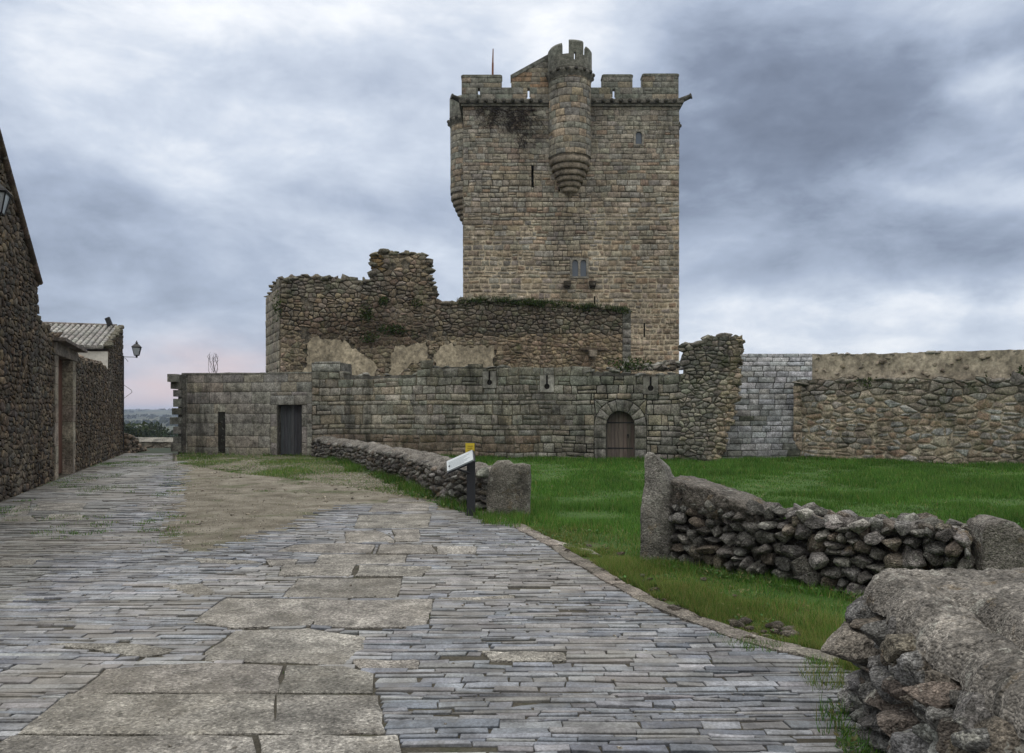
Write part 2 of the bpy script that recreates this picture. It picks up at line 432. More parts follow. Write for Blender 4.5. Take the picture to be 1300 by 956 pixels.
class VN:                         # value noise on numpy arrays
    def __init__(s,seed): s.t=np.random.RandomState(seed).rand(256,256)
    def __call__(s,x,y):
        xi=np.floor(x).astype(int); yi=np.floor(y).astype(int); fx=x-xi; fy=y-yi
        fx=fx*fx*(3-2*fx); fy=fy*fy*(3-2*fy); T=s.t
        g=lambda i,j: T[(xi+i)%256,(yi+j)%256]
        return (g(0,0)*(1-fx)+g(1,0)*fx)*(1-fy)+(g(0,1)*(1-fx)+g(1,1)*fx)*fy
    def fb(s,x,y,o=4):
        r=0; k=.5; 
        for i in range(o): r=r+k*s(x*2**i+i*7.3,y*2**i+i*3.1); k*=.5
        return r/(1-.5**o)
vn=VN(3)
def npin(x,y,poly):
    c=np.zeros(len(x),bool); n=len(poly); j=n-1
    for i in range(n):
        xi,yi=poly[i]; xj,yj=poly[j]
        if yi!=yj:
            m=((yi>y)!=(yj>y))&(x<(xj-xi)*(y-yi)/(yj-yi)+xi); c^=m
        j=i
    return c
def blades(name, x, y, z, h, w, tint, label=None):
    n=len(x); t=np.random.rand(n)*6.283; lean=np.random.rand(n)*.75*h; ld=np.random.rand(n)*6.283
    V=np.zeros((n,3,3),np.float32)
    V[:,0,0]=x-np.cos(t)*w; V[:,0,1]=y-np.sin(t)*w; V[:,0,2]=z
    V[:,1,0]=x+np.cos(t)*w; V[:,1,1]=y+np.sin(t)*w; V[:,1,2]=z
    V[:,2,0]=x+np.cos(ld)*lean; V[:,2,1]=y+np.sin(ld)*lean; V[:,2,2]=z+h
    me=bpy.data.meshes.new(name); me.vertices.add(3*n); me.vertices.foreach_set('co',V.ravel())
    me.loops.add(3*n); me.loops.foreach_set('vertex_index',np.arange(3*n,dtype=np.int32))
    me.polygons.add(n); me.polygons.foreach_set('loop_start',np.arange(0,3*n,3,dtype=np.int32))
    me.update(calc_edges=True)
    at_=me.attributes.new('tint','FLOAT_COLOR','FACE'); tt=np.ones((n,4),np.float32); tt[:,:3]=tint; at_.data.foreach_set('color',tt.ravel())
    me.materials.append(M_GRASS); o=bpy.data.objects.new(name,me); COL.objects.link(o); return o

# ================================================================== GROUND
def sstep(a,b,x):
    t=max(0,min(1,(x-a)/(b-a))); return t*t*(3-2*t)
def terrain_z(x,y):
    r=math.hypot(x,y)
    z=-.07-14*sstep(36,190,r)
    if r>500: z+=(26+16*fbm(x/700,y/700))*sstep(700,3600,r)+ (14+18*fbm(x/1500,y/1500,5))*sstep(3800,6500,r)
    return z
mb=MB(); rad=[0,12,24,31,34,37,41,46,52,60,70,85,105,130,160,200,260,350,480,650,850,1100,1400,1750,2100,2500,2900,3300,3700,4200,4800,5600,6500,7500]
NA=180; vs=[]
for r in rad:
    for k in range(NA):
        t=2*math.pi*k/NA; x=r*math.sin(t); y=r*math.cos(t); vs.append((x,y,terrain_z(x,y)))
fs=[(i*NA+k,(i+1)*NA+k,(i+1)*NA+(k+1)%NA,i*NA+(k+1)%NA) for i in range(len(rad)-1) for k in range(NA)]
mb.add(vs,fs,(.1,.1,.1),True)
M_TERR=ground_mat('terrain_land',[(.4,(.012,.022,.012)),(.5,(.045,.055,.03)),(.62,(.10,.095,.055))],.009,bscale=.04,bump=0)
struct(mb.build('terrain',M_TERR))

# street wall line (left) and castle front line
SW=Plane((-9.4+.362*9.5,14.5-9.5),(-15.5,31.35))          # runs away from the eye; its outward side must look right
SW.n=-Vector((SW.u.y,-SW.u.x)) if SW.u.y<0 else Vector((SW.u.y,-SW.u.x))
CW=Plane((-13.35,31.2),(7.3,26.6))

KERB=[(575,645),(600,650),(640,664),(690,690),(725,713),(760,735),(810,763),(870,790),(935,814),(1000,831),(1062,846)]
kerb=[G(*p) for p in KERB]
gravel_px=[(220,580),(214,620),(205,696),(245,702),(300,693),(330,683),(360,675),(430,650),(460,636),(480,632),(545,630),(562,636),(596,648),(600,640),(560,625),(520,606),(479,596),(431,582),(397,577)]
gravel=[G(*p) for p in gravel_px]
street=[SW(SW.L-a,0,.02).xy[:] for a in (0,3,6,9,12,15,18,21,24,27,29)]
slate_poly=[(-13.0,31.6)]+[( -15.5,31.9)]+[tuple(p) for p in street]+[(-4.6,-2.0),(2.6,-2.0),(2.6,4.6)]+kerb[::-1]+[(-1.2,14.2),(-2,16)]+[]
def sheet(name, poly, z, mat, sub=0):
    mb=MB(); mb.add([(x,y,z) for x,y in poly],[tuple(range(len(poly)))]); return struct(mb.build(name,mat))
M_BED=ground_mat('joint_soil',[(.35,(.035,.033,.027)),(.55,(.075,.068,.053)),(.7,(.045,.052,.028))],2.5,bscale=70)
M_GRAVEL=ground_mat('gravel_sand',[(.36,(.095,.084,.063)),(.5,(.165,.15,.118)),(.64,(.245,.228,.188))],1.6,bscale=55,bump=.8,spots=[(.7,.53,.66,(.06,.075,.03)),(9.,.62,.68,(.11,.095,.07))])
M_SOIL=ground_mat('meadow_soil',[(.35,(.035,.075,.016)),(.55,(.05,.10,.02)),(.72,(.08,.09,.03))],1.4,bscale=50)
bed=[G(220,579),(-15.5,31.6)]+[tuple(p) for p in street]+[(-4.6,-2.0),(3.0,-2.0),(3.0,4.6)]+kerb[::-1]+gravel[12:9:-1]
bedpoly=[(-13.2,31.7),(-16.2,31.9),(-9.4,14.5),(-4.9,2),(-4.6,-3),(3.2,-3),(3.2,4.6)]+kerb[::-1]+[(-2,16.5),(-6.5,27.5)]
sheet('street_bed',bedpoly,-.0065,M_BED)
sheet('gravel_yard',[G(*p) for p in [(223,577),(221,600),(212,640),(196,705),(245,712),(310,703),(380,685),(440,664),(480,648),(545,648),(590,656)]]+gravel[12:],-.0015,M_GRAVEL)
meadow=kerb+[(3.4,4.4),(3.6,-3),(16,-3),(18,10),(17,22.6),(11.5,28.6),(7.3,26.7),(-7.6,30.0),(-5.9,26.7),(-3.7,21.05),(-2.4,18),(-1.4,14.8),(-.8,13.5)]
sheet('meadow_ground',meadow,-.008,M_SOIL)

M_VERGE=ground_mat('verge_soil',[(.35,(.05,.046,.022)),(.5,(.06,.085,.024)),(.65,(.05,.10,.022))],3.0,bscale=60,spots=[(5.,.58,.64,(.06,.045,.03))])
vk=[k for k in kerb if k[1]<11]; sheet('verge',vk+[(1.9,4.7)]+[(k[0]+.62+.2*math.sin(i*2.1)+.1*math.sin(i*5.3),k[1]+.2) for i,k in list(enumerate(vk))[::-1]],-.003,M_VERGE)
# --- granite slabs of the track (photo outlines on the ground plane)
def z3(pts): return [G(200+x*.4,560+y*.4) for x,y in pts]
def z2(pts): return [G(x*.3231,560+y*.3231) for x,y in pts]
SL=[z3(p) for p in (
 [(735,183),(840,183),(850,193),(730,195)],[(690,198),(860,198),(858,225),(670,228)],[(640,235),(868,232),(858,275),(625,275)],
 [(595,288),(690,284),(735,300),(752,322),(600,322)],[(745,282),(830,282),(828,320),(758,320)],[(430,330),(600,325),(690,330),(680,356),(380,352)],[(705,330),(870,330),(885,358),(695,358)],
 [(885,335),(1010,335),(1010,358),(890,358)],[(520,362),(790,362),(785,390),(500,390)],[(400,395),(630,390),(618,428),(385,428)],
 [(640,397),(870,400),(840,432),(625,432)],[(450,437),(775,437),(760,500),(400,495)],[(215,502),(545,506),(500,550),(488,588),(250,595),(115,575)],
 [(549,507),(872,504),(857,590),(640,596),(494,589),(508,550)],[(250,602),(480,594),(655,622),(640,660),(580,710),(150,698),(150,670)],
 [(-160,725),(150,705),(400,712),(380,800),(-260,800)],[(404,713),(580,717),(685,738),(690,800),(384,800)],[(620,695),(830,700),(820,722),(640,720)],
 [(1020,670),(1290,675),(1290,700),(1060,700)],[(-280,805),(375,805),(370,930),(-440,930)],[(377,805),(700,807),(720,930),(373,930)],
 [(-470,938),(300,940),(330,1090),(-700,1090)],[(320,940),(760,940),(800,1090),(345,1090)],[(885,500),(1010,498),(1130,492),(1130,498),(1000,505)],
 )]
SL+=[z2(p) for p in ([(190,798),(500,792),(690,825),(560,850)],[(640,570),(790,560),(850,600),(770,612)],[(760,460),(1000,470),(1050,485),(800,480)],
 [(150,245),(340,245),(320,275),(130,275)],[(0,470),(150,465),(130,490),(-20,495)],[(60,255),(120,240),(110,290),(20,290)],[(20,300),(120,296),(150,318),(0,322)],
 [(290,150),(380,150),(370,160),(270,162)],[(200,290),(330,292),(320,310),(170,312)],[(1040,470),(1170,468),(1150,490),(1060,492)])]
def blob_slab(mb, poly, z, tint, th=.05):
    p=[Vector((x,y)) for x,y in poly]
    if area(poly)<0: p=p[::-1]
    q=[]
    for i in range(len(p)):                      # ragged, hand-split outline
        a=p[i]; b=p[(i+1)%len(p)]; L=(b-a).length; n=max(2,int(L/.12))
        for k in range(n):
            w=a.lerp(b,k/n); e=.035*fbm(w.x*2.3,w.y*2.3,z*9)+.015*fbm(w.x*9,w.y*9,2); nn=Vector((b.y-a.y,-(b.x-a.x))).normalized()
            q.append(w+nn*(e*.8+.003))
    c=sum(q,Vector((0,0)))/len(q); n=len(q)
    lo=[(w.x,w.y,z-th) for w in q]; up=[(w.x,w.y,z-.006) for w in q]; tp=[]
    for w in q: v=c+(w-c)*(1-.03/max(.05,(w-c).length)); tp.append((v.x,v.y,z+.004*fbm(v.x*4,v.y*4)))
    fs=[(i,(i+1)%n,n+(i+1)%n,n+i) for i in range(n)]+[(n+i,n+(i+1)%n,2*n+(i+1)%n,2*n+i) for i in range(n)]
    vs=lo+up+tp; k0=2*n                                # worn, hollowed top
    for k_ in (.82,.6,.38,.18):
        o_=len(vs)
        for t in tp: x_=c.x+(t[0]-c.x)*k_; y_=c.y+(t[1]-c.y)*k_; vs.append((x_,y_,z+.009*fbm(x_*2.5,y_*2.5,z*7)+.004*fbm(x_*11,y_*11)-.004*(1-k_)))
        fs+=[(k0+i,k0+(i+1)%n,o_+(i+1)%n,o_+i) for i in range(n)]; k0=o_
    fs.append(tuple(range(k0,k0+n))); mb.add(vs,fs,tint)
mb=MB()
for p in SL: blob_slab(mb,p,.006+U(0,.01),jit((.245,.234,.212),.15,.01))
struct(mb.build('granite_slabs',M_SLAB))

# --- slates on edge
SLP=[[(x,y) for x,y in p] for p in SL]
bbs=[(min(q[0] for q in p),max(q[0] for q in p),min(q[1] for q in p),max(q[1] for q in p)) for p in SL]
def on_slab(x,y,m=.02):
    for b,p in zip(bbs,SLP):
        if b[0]-m<x<b[1]+m and b[2]-m<y<b[3]+m and inpoly(x,y,p): return True
    return False
kx=[k[0] for k in kerb]; ky=[k[1] for k in kerb]
def kerb_x(y):
    if y<=4.95: return 2.1
    return float(np.interp(y,ky[::-1],kx[::-1])) if y<ky[0] else -99
def street_x(y): return -9.4-.362*(y-14.5)
SLT=[(.118,.132,.156),(.142,.156,.178),(.176,.188,.207),(.10,.112,.135),(.225,.232,.243),(.152,.15,.147),(.135,.133,.138)]
def spans(poly,y):
    xs=[]; n=len(poly)
    for i in range(n):
        (xa,ya),(xb,yb)=poly[i],poly[(i+1)%n]
        if (ya>y)!=(yb>y): xs.append(xa+(xb-xa)*(y-ya)/(yb-ya))
    xs.sort(); return list(zip(xs[::2],xs[1::2]))
mb=MB(); y=1.2; rs=random.Random(5)
while y<31.55:
    far=y>14
    th=rs.choice((.022,.03,.036,.045,.05,.06,.07,.085,.1)) if not far else rs.uniform(.08,.16)
    x=street_x(y)+.05; xr=kerb_x(y) if y<12.9 else (-1.25 if y<14 else -3)
    ym=y+th/2; bl=[]
    for b,p in zip(bbs,SLP):
        if b[2]-.1<ym<b[3]+.1: bl+=[(u0-.008,u1+.008) for u0,u1 in spans(p,min(max(ym,b[2]+.004),b[3]-.004))] if b[2]-.02<ym<b[3]+.02 else []
    bl+=[(u0+.05*rs.uniform(-2,6)*(y/11),u1-.06*rs.uniform(-3,6)*(y/11)) for u0,u1 in spans(gravel,ym)]
    if y>14: bl.append((-5,0))
    if y>26: bl.append((-.432*y,0))
    bl.sort(); free=[]; c0=x
    for u0,u1 in bl:
        if u0>c0: free.append((c0,min(u0,xr)))
        c0=max(c0,u1)
    if c0<xr: free.append((c0,xr))
    for f0,f1 in free:
        x=f0
        while x<f1-.02:
            ln=rs.triangular(.09,.62,.24)*(1.25 if far else 1)
            if x<street_x(y)+2.4 and y>8: ln*=1.5
            if x+ln>f1-.09: ln=f1-x
            xm=x+ln/2
            if rs.random()>.02 and ln>.03:
                z=.006+rs.uniform(-.0065,.0065)+.010*fbm(xm*.5,ym*.5); g=.003 if not far else .006
                wv=lambda q: .035*math.sin(q*.8+y*.2)*(1 if not bl else .4)
                tl=rs.uniform(-.004,.004); tr=rs.uniform(-.003,.003)
                c=mixc(rs.choice(SLT),rs.choice(SLT),rs.random())
                if noise.noise(Vector((xm*.45,ym*.45,4)))>.2: c=mixc(c,(.18,.165,.14),.45)
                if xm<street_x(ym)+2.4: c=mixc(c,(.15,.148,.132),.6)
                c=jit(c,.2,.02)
                x0,x1=x+g,x+ln-g*rs.uniform(.6,2.5); m_=rs.uniform(.35,.65); xq=x0+(x1-x0)*m_
                kk=th*.12; lo_y=[y+g*rs.uniform(.3,1.6)+wv(q)+rs.uniform(-.2,1)*kk for q in (x0,xq,x1)]; hi_y=[y+th-g*rs.uniform(.2,1.4)+wv(q)-rs.uniform(-.2,1.3)*kk for q in (x0,xq,x1)]
                e0,e1=rs.uniform(-.015,.015),rs.uniform(-.015,.015); b=.0035
                if ln<.07: e0=e1=0
                P6=[(x0,lo_y[0]),(xq,lo_y[1]),(x1,lo_y[2]),(x1+e1,hi_y[2]),(xq,hi_y[1]),(x0+e0,hi_y[0])]
                I6=[(x0+b,lo_y[0]+b),(xq,lo_y[1]+b*rs.uniform(.5,2)),(x1-b,lo_y[2]+b),(x1+e1-b,hi_y[2]-b),(xq,hi_y[1]-b*rs.uniform(.5,2)),(x0+e0+b,hi_y[0]-b)]
                zz=[z-tl-tr,z-tr,z+tl-tr,z+tl+tr,z+tr,z-tl+tr]
                lo=[(p[0],p[1],-.03) for p in P6]; up=[(p[0],p[1],q-.0035) for p,q in zip(P6,zz)]; tp=[(p[0],p[1],q) for p,q in zip(I6,zz)]
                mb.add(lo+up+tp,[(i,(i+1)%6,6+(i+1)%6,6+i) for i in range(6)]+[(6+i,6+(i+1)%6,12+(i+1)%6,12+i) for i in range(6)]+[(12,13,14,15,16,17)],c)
            x+=ln
    y+=th
struct(mb.build('slate_paving',M_SLATE))

# --- kerb of pinkish granite
mb=MB(); kp=Path(kerb); a=0
while a<kp.L-.1:
    ln=U(.35,.95); w=U(.13,.2); a2=min(kp.L,a+ln); n=4; q=[]
    for k in range(n+1): p,nn=kp.frame(a+(a2-a-.012)*k/n); q.append((p-nn*(.0)+(nn*-1)*.0))
    left=[]; right=[]
    for k in range(n+1):
        p,nn=kp.frame(a+(a2-a-.014)*k/n); s=-1 if nn.y<0 or True else 1
        left.append(p+nn*U(-.012,.012)); right.append(p-nn*(w+U(-.015,.015)))
    poly=[tuple(v) for v in left]+[tuple(v) for v in right[::-1]]
    blob_slab(mb,poly,.018+U(0,.012),jit((.175,.158,.136),.18,.02),.07); a=a2
struct(mb.build('kerb',M_SLAB))
mb=MB()
for p in ([(655,668),(672,671),(690,684),(676,682)],[(686,682),(712,689),(735,697),(715,695)],[(726,695),(752,699),(762,706),(738,704)]):
    blob_slab(mb,[G(*q) for q in p],.02,jit((.30,.28,.25),.1),.06)
struct(mb.build('footpath_stones',M_SLAB))

# --- pebbles on the gravel
mb=MB(); gx=[p[0] for p in gravel]; gy=[p[1] for p in gravel]; cnt=0
while cnt<5200:
    y=U(8.5,27); x=U(-13,-.6)
    if not inpoly(x,y,gravel) or U(0,1)>(10/y)**1.2: continue
    r=U(.006,.018)*(1.6 if U(0,1)<.06 else 1); c=jit(random.choice(((.33,.29,.22),(.26,.23,.19),(.38,.35,.3),(.2,.18,.15))),.2)
    h=r*U(.4,.9); t=U(0,6)
    mb.add([(x+r*math.cos(t+k*2.1)*U(.7,1.2),y+r*math.sin(t+k*2.1)*U(.7,1.2),-.004) for k in range(3)]+[(x+U(-.3,.3)*r,y+U(-.3,.3)*r,h)],[(0,1,3),(1,2,3),(2,0,3)],c); cnt+=1
struct(mb.build('pebbles',M_SLAB),'stuff')

# ================================================================== STREET SIDE (left)
def sw_a(px): return SW.az(px,500)[0]
def brown(a,b):
    c=random.choice(((.062,.044,.029),(.085,.063,.041),(.046,.035,.026),(.115,.088,.058),(.074,.059,.043),(.046,.041,.035)))
    return c
def street_style(a,b):
    n=fbm(a*.5,b*.5,2)
    return (jit(mixc(brown(a,b),(.10,.098,.085),.5*max(0,n+.1)),.25,.05),mixc((.035,.027,.02),(.10,.078,.054),n+.6),.013,.012,.022)
# gable house
gt=[SW.az(*p) for p in ((-60,-45),(0,175),(25,262),(52,355))]
gend=SW.az(49,400)[0]
gh=thing('stone_house','tall brown rubble gable house with steep roof edge at the street entrance','house',SW(gend-4,0,-3))
a0=0.2; a_g=SW.az(48,355)[0]
ridge_a=SW.az(0,186); sl=(ridge_a[1]-SW.az(48,355)[1])/(ridge_a[0]-a_g)
def roof_z(a): return SW.az(48,355)[1]+sl*(a-a_g)
apex=a_g-6.2
gout=[(apex-6,-.3),(a_g,-.3),(a_g-.05,SW.az(48,355)[1]-.12),(apex,roof_z(apex)-.12),(apex-6,roof_z(apex)-(-sl)*6-.12)]
mb=MB(); mb.prism(SW,gout,-.03,-7.0,(.10,.075,.055))
cells=voronoi(max(apex-2,0),a_g,-.05,roof_z(apex)+.2,.22,.135,11)
emit(mb,cells,SW,street_style,lambda a,b:b<min(roof_z(a),roof_z(apex))-.16,dome=.15,bev=.09,round_=.12)
qn=Plane(SW(a_g,0,-.02).xy,SW(a_g,0,-6).xy)
mb.build('wall',M_STREET,gh)
mb=MB()                                             # roof: rows of tiles stepping down the slope, thick verge seen from below
for k in range(30):
    a=a_g-k*.30; z=roof_z(a)-.05
    if a<apex: break
    for j in range(26):
        d=.03-j*.26
        c=jit((.10,.075,.06),.3)
        p0=SW(a,z-.02,d-.0); p1=SW(a-.38,z-.02+sl*-.38+.03,d); mb.tube(p0,p1,.075,.065,8,c,smooth=True)
mb.prism(SW,[(a_g+.02,roof_z(a_g+.02)-.13),(apex,roof_z(apex)-.13),(apex,roof_z(apex)-.07),(a_g+.02,roof_z(a_g+.02)-.07)],.02,-7.1,(.06,.05,.04))
mb.prism(SW,[(apex,roof_z(apex)-.13),(apex-6,roof_z(apex)+sl*6-.13),(apex-6,roof_z(apex)+sl*6-.07),(apex,roof_z(apex)-.07)],.02,-7.1,(.06,.05,.04))
mb.build('roof',M_TILE,gh)

# garden wall with a gate
A0=a_g+.02; AG0=SW.az(72.5,500)[0]; AG1=SW.az(91,500)[0]; AH=SW.az(137,500)[0]
top=[(A0,SW.az(50,402)[1]),SW.az(60,412),SW.az(70,424),SW.az(75,432),(SW.az(97,452)[0],SW.az(97,452)[1]),SW.az(115,457),(AH,SW.az(137,466)[1])]
gw=thing('street_wall','long brown rubble wall with a wooden gate beside the slate street','wall',SW((A0+AH)/2,0,-.2))
def topz(a): return float(np.interp(a,[t[0] for t in top],[t[1] for t in top]))
GT=3.02
mb=MB()
out=[(A0,-.3),(AG0-.02,-.3),(AG0-.02,GT),(AG1+.02,GT),(AG1+.02,-.3),(AH,-.3)]+[(a,b-.1) for a,b in top[::-1]]
mb.prism(SW,out,-.03,-.5,(.09,.07,.055))
cells=minus(voronoi(A0,AH,-.05,4.0,.22,.13,12),[(AG0-.45,AG1+.45,-.1,GT+.28)])
emit(mb,cells,SW,street_style,lambda a,b:b<topz(a)-.04,dome=.15,bev=.09,round_=.12)
rocks_along(mb,[SW(a,b,-.12) for a,b in top],.13,.2,lambda c:jit(random.choice(((.13,.11,.09),(.16,.13,.1))),.2))
rocks_along(mb,[SW(a,b-.02,-.36) for a,b in top],.13,.2,lambda c:jit((.13,.11,.09),.2))
mb.build('masonry',M_STREET,gw)
mb=MB()                                            # dressed jambs and lintel
z=-.05
while z<GT-.05:
    h=min(U(.4,.6),GT-z)
    for s in (0,1):
        lo,hi=(AG0-.45+U(-.0,.12),AG0) if s==0 else (AG1,AG1+.45-U(-.0,.12))
        mb.prism(SW,[(lo,z+.006),(hi,z+.006),(hi,z+h-.006),(lo,z+h-.006)],.03,-.34,jit((.20,.175,.14),.2))
    z+=h
mb.build('door_jamb',M_STREET,gw)
mb=MB(); mb.prism(SW,[(AG0-.5,GT+.002),(AG1+.5,GT+.002),(AG1+.55,GT+.24),(AG0-.4,GT+.30)],.06,-.4,(.15,.13,.11)); 
mb.prism(SW,[(AG0-.55,GT+.32),(AG1+.65,GT+.26),(AG1+.65,GT+.33),(AG0-.55,GT+.40)],.28,-.45,(.11,.095,.085)); mb.build('lintel',M_STREET,gw)
mb=MB(); n=9
for k in range(n):
    w=(AG1-AG0)/n; mb.prism(SW,[(AG0+k*w+.006,.03),(AG0+(k+1)*w-.006,.03),(AG0+(k+1)*w-.006,GT-.01),(AG0+k*w+.006,GT-.01)],-.22,-.27,jit((.085,.038,.022),.25))
mb.prism(SW,[(AG0,.01),(AG1,.01),(AG1,GT-.005),(AG0,GT-.005)],-.275,-.3,(.03,.018,.012))
dr=mb.build('door',M_WOOD,gw)
mb=MB(); mb.tube(SW(AG0+.95,1.05,-.2),SW(AG0+.95,1.05,-.14),.05,.05,10); mb.build('handle',M_IRON,dr,at=None) if False else None

# small house with the tile roof
hs=thing('small_house','small house with grey corrugated tile roof and whitewashed end at the street end','house',SW((AH+SW.L)/2,0,-1.5))
pd=Vector((-SW.n.x,-SW.n.y))                          # into the house
AE=SW.L+.05; ZE=3.86; ZR=5.0
mb=MB(); hout=[(AH+.02,-2.0),(AE,-2.0),(AE,ZR-.05),(AH+.02,ZE-.12)]
mb.prism(SW,hout,-.03,-4.6,(.12,.09,.065))
hz=lambda a: ZE-.1+(ZR-ZE)*(a-AH)/(AE-AH)
emit(mb,voronoi(AH+.02,AE,-.3,5.0,.24,.15,13),SW,street_style,lambda a,b:b<hz(a)-.05,dome=.15,bev=.09,round_=.12)
mb.build('wall',M_STREET,hs)
fr=Plane((SW(AH+.005,0,-4.6)).xy,(SW(AH+.005,0,.0)).xy)
mb=MB(); mb.prism(fr,[(0,2.0),(fr.L-.0,2.0),(fr.L,ZE-.1),(0,ZE-.1)],.03,.0,(.6,.58,.53)); mb.build('plaster_wall',M_WHITE,hs)
mb=MB(); k=0; e0=AH-.14; LR=AE-e0
for j in range(25):                                   # under and cover tiles: half-round rolls down the slope
    d=-.22-j*.19
    for i in range(9):
        s0=e0+LR*i/9; s1=e0+LR*(i+1.1)/9; z0=ZE+(ZR-ZE)*i/9+.045; z1=ZE+(ZR-ZE)*(i+1.1)/9+.037
        mb.tube(SW(s0,z0,d),SW(min(s1,AE),z1,d),.075,.07,8,jit((.23,.225,.21),.12,.03),smooth=True)
mb.prism(SW,[(e0,ZE-.03),(AE,ZR-.03),(AE,ZR+.025),(e0,ZE+.025)],-.14,-4.8,(.09,.085,.08))
for j in range(24): mb.tube(SW(AE-.02,ZR+.07,-.2-j*.2),SW(AE-.02,ZR+.075,-.42-j*.2),.085,.075,8,jit((.12,.11,.1),.2))
rf=mb.build('roof',M_TILE,hs)
mb=MB(); rocks_along(mb,[SW(AH-.05,ZE+.07,-.07),SW(AE,ZR+.07,-.07)],.13,.16,lambda c:jit((.19,.18,.14),.15),sub=2,flat=.7)
mb.build('verge',M_CAP,rf)
mb=MB(); mb.tube(SW(AE-.06,3.9,.03),SW(AE-.06,0.2,.03),.028,n=8,tint=(.1,.1,.1)); mb.build('drain_pipe',M_IRON,hs)
mb=MB(); q=[SW(AE-.02,2.75,.03),SW(AE-.02,2.55,.3),SW(AE-.02,2.45,.34),SW(AE-.02,2.2,.04)]
for p0,p1 in zip(q,q[1:]): mb.tube(p0,p1,.009,n=5)
mb.build('cable',M_IRON,hs)
# floodlight on the ridge
fl=thing('floodlight','small black floodlight tilted on the ridge of the grey tile roof','floodlight',P(139,417,30.9))
mb=MB(); c=P(139,417,30.9)
mb.tube(c+Vector((0,0,-.05)),c+Vector((-.02,0,.16)),.02); mb.build('bracket',M_IRON,fl)
mb=MB(); Mx=Matrix.Translation(c+Vector((-.03,0,.27)))@Matrix.Rotation(R(-22),4,'Y')
mb.box((-.09,-.05,-.16),(.09,.05,.16),M=Mx); mb.box((-.075,-.056,-.145),(.075,-.051,.145),M=Mx)
for k in range(5): mb.box((-.08,.05,-.13+k*.06),(.08,.075,-.115+k*.06),M=Mx)
mb.build('housing',M_IRON,fl)

# wall lanterns
def lantern(loc, rotz, label):
    t=thing('street_lantern',label,'street lamp',loc,'wall lanterns on the street houses')
    o=Vector(loc); mb=MB()                            # local +x points to the house wall
    mb.tube(o+Vector((.05,0,-.33)),o+Vector((.52,0,-.33)),.014,n=6); mb.tube(o+Vector((0,0,-.36)),o+Vector((0,0,-.27)),.03,.045)
    q=[o+Vector((.5-.3*math.sin(s*.8)*.9,0,-.36-.16*s*s)) for s in (0,.3,.6,1)]
    for p0,p1 in zip(q,q[1:]): mb.tube(p0,p1,.009,n=5)
    mb.tube(o+Vector((0,0,-.33)),o+Vector((.08,0,-.33)),.014,n=6); mb.box(tuple(o+Vector((.5,-.05,-.5))),tuple(o+Vector((.53,.05,-.24))))
    mb.build('bracket',M_IRON,t)
    b,tp=.085,.155; zb,zt=-.26,.06; mb=MB()
    cs=[(-1,-1),(1,-1),(1,1),(-1,1)]
    for i,(x,y) in enumerate(cs):
        mb.tube(o+Vector((x*b,y*b,zb)),o+Vector((x*tp,y*tp,zt)),.012,n=6)
        x2,y2=cs[(i+1)%4]
        mb.tube(o+Vector((x*b,y*b,zb)),o+Vector((x2*b,y2*b,zb)),.013,n=6); mb.tube(o+Vector((x*tp,y*tp,zt)),o+Vector((x2*tp,y2*tp,zt)),.016,n=6)
    mb.build('frame',M_IRON,t)
    mb=MB(); g=.94
    vs=[o+Vector((x*b*g,y*b*g,zb+.005)) for x,y in cs]+[o+Vector((x*tp*g,y*tp*g,zt-.005)) for x,y in cs]
    mb.add(vs,[(0,1,5,4),(1,2,6,5),(2,3,7,6),(3,0,4,7),(3,2,1,0)]); mb.build('glass',M_LAMPGLASS,t)
    mb=MB(); r1,r2=tp*1.18,.06
    vs=[o+Vector((x*r1,y*r1,zt+.01)) for x,y in cs]+[o+Vector((x*r1*.82,y*r1*.82,zt+.05)) for x,y in cs]+[o+Vector((x*r2,y*r2,zt+.14)) for x,y in cs]
    mb.add(vs,[(3,2,1,0),(8,9,10,11)]+[(k+i,k+(i+1)%4,k+4+(i+1)%4,k+4+i) for k in (0,4) for i in range(4)])
    mb.tube(o+Vector((0,0,zt+.13)),o+Vector((0,0,zt+.19)),.045,.05); mb.tube(o+Vector((0,0,zt+.19)),o+Vector((0,0,zt+.22)),.06,.02); mb.ball(o+Vector((0,0,zt+.245)),.025,(0,0,0))
    mb.build('roof_cap',M_IRON,t); return t
lp=SW(AE-.15,4.18,.52); ang=math.atan2(-SW.n.y,-SW.n.x)
L1=lantern((0,0,0),0,'small far black wall lantern on the corner of the tile roofed house'); L1.location=lp; L1.rotation_euler=(0,0,ang)
aN=SW.az(0,300)[0]
while True:
    pn=SW(aN,0,.52)
    if pn.x/pn.y<(-4.-PX)/F or aN<-4: break
    aN-=.02
pn.z=EYE+(PY-250)/F*pn.y
dup(L1,pn,ang,'large near black wall lantern on the steep gable house, cut by the photo edge')

# ================================================================== BEYOND THE STREET
lw=Plane((-22.5,45.5),(-17.6,44.5))
mb=MB(); mb.prism(lw,[(0,-3),(5,-3),(5,.02),(0,.02)],-.03,-.5,(.2,.18,.15))
emit(mb,voronoi(0,5,-1.6,0,.4,.24,21),lw,lambda a,b:(jit((.26,.235,.195),.2),(.2,.18,.15),.015,.015,.03))
mb.add([lw(0,-.02,.12),lw(5,-.02,.12),lw(5,.22,-.55),lw(0,.22,-.55),lw(0,-.05,-.8),lw(5,-.05,-.8)],[(0,1,2,3),(3,2,5,4)],(.21,.20,.175))
tag(mb.build('low_wall',M_CAP,at=lw(2.5,-2,0)),'low pale capped wall far down the street beyond the crest','wall')
rw=Path([(-15.75,31.95),(-16.6,35.5),(-17.9,41)])
mb=MB(); RUBW=rw
def rubt(a): return float(np.interp(a,[0,2.0,4.2,9],[.85,.5,-.15,-.9]))
mb=MB(); rs4=random.Random(8)
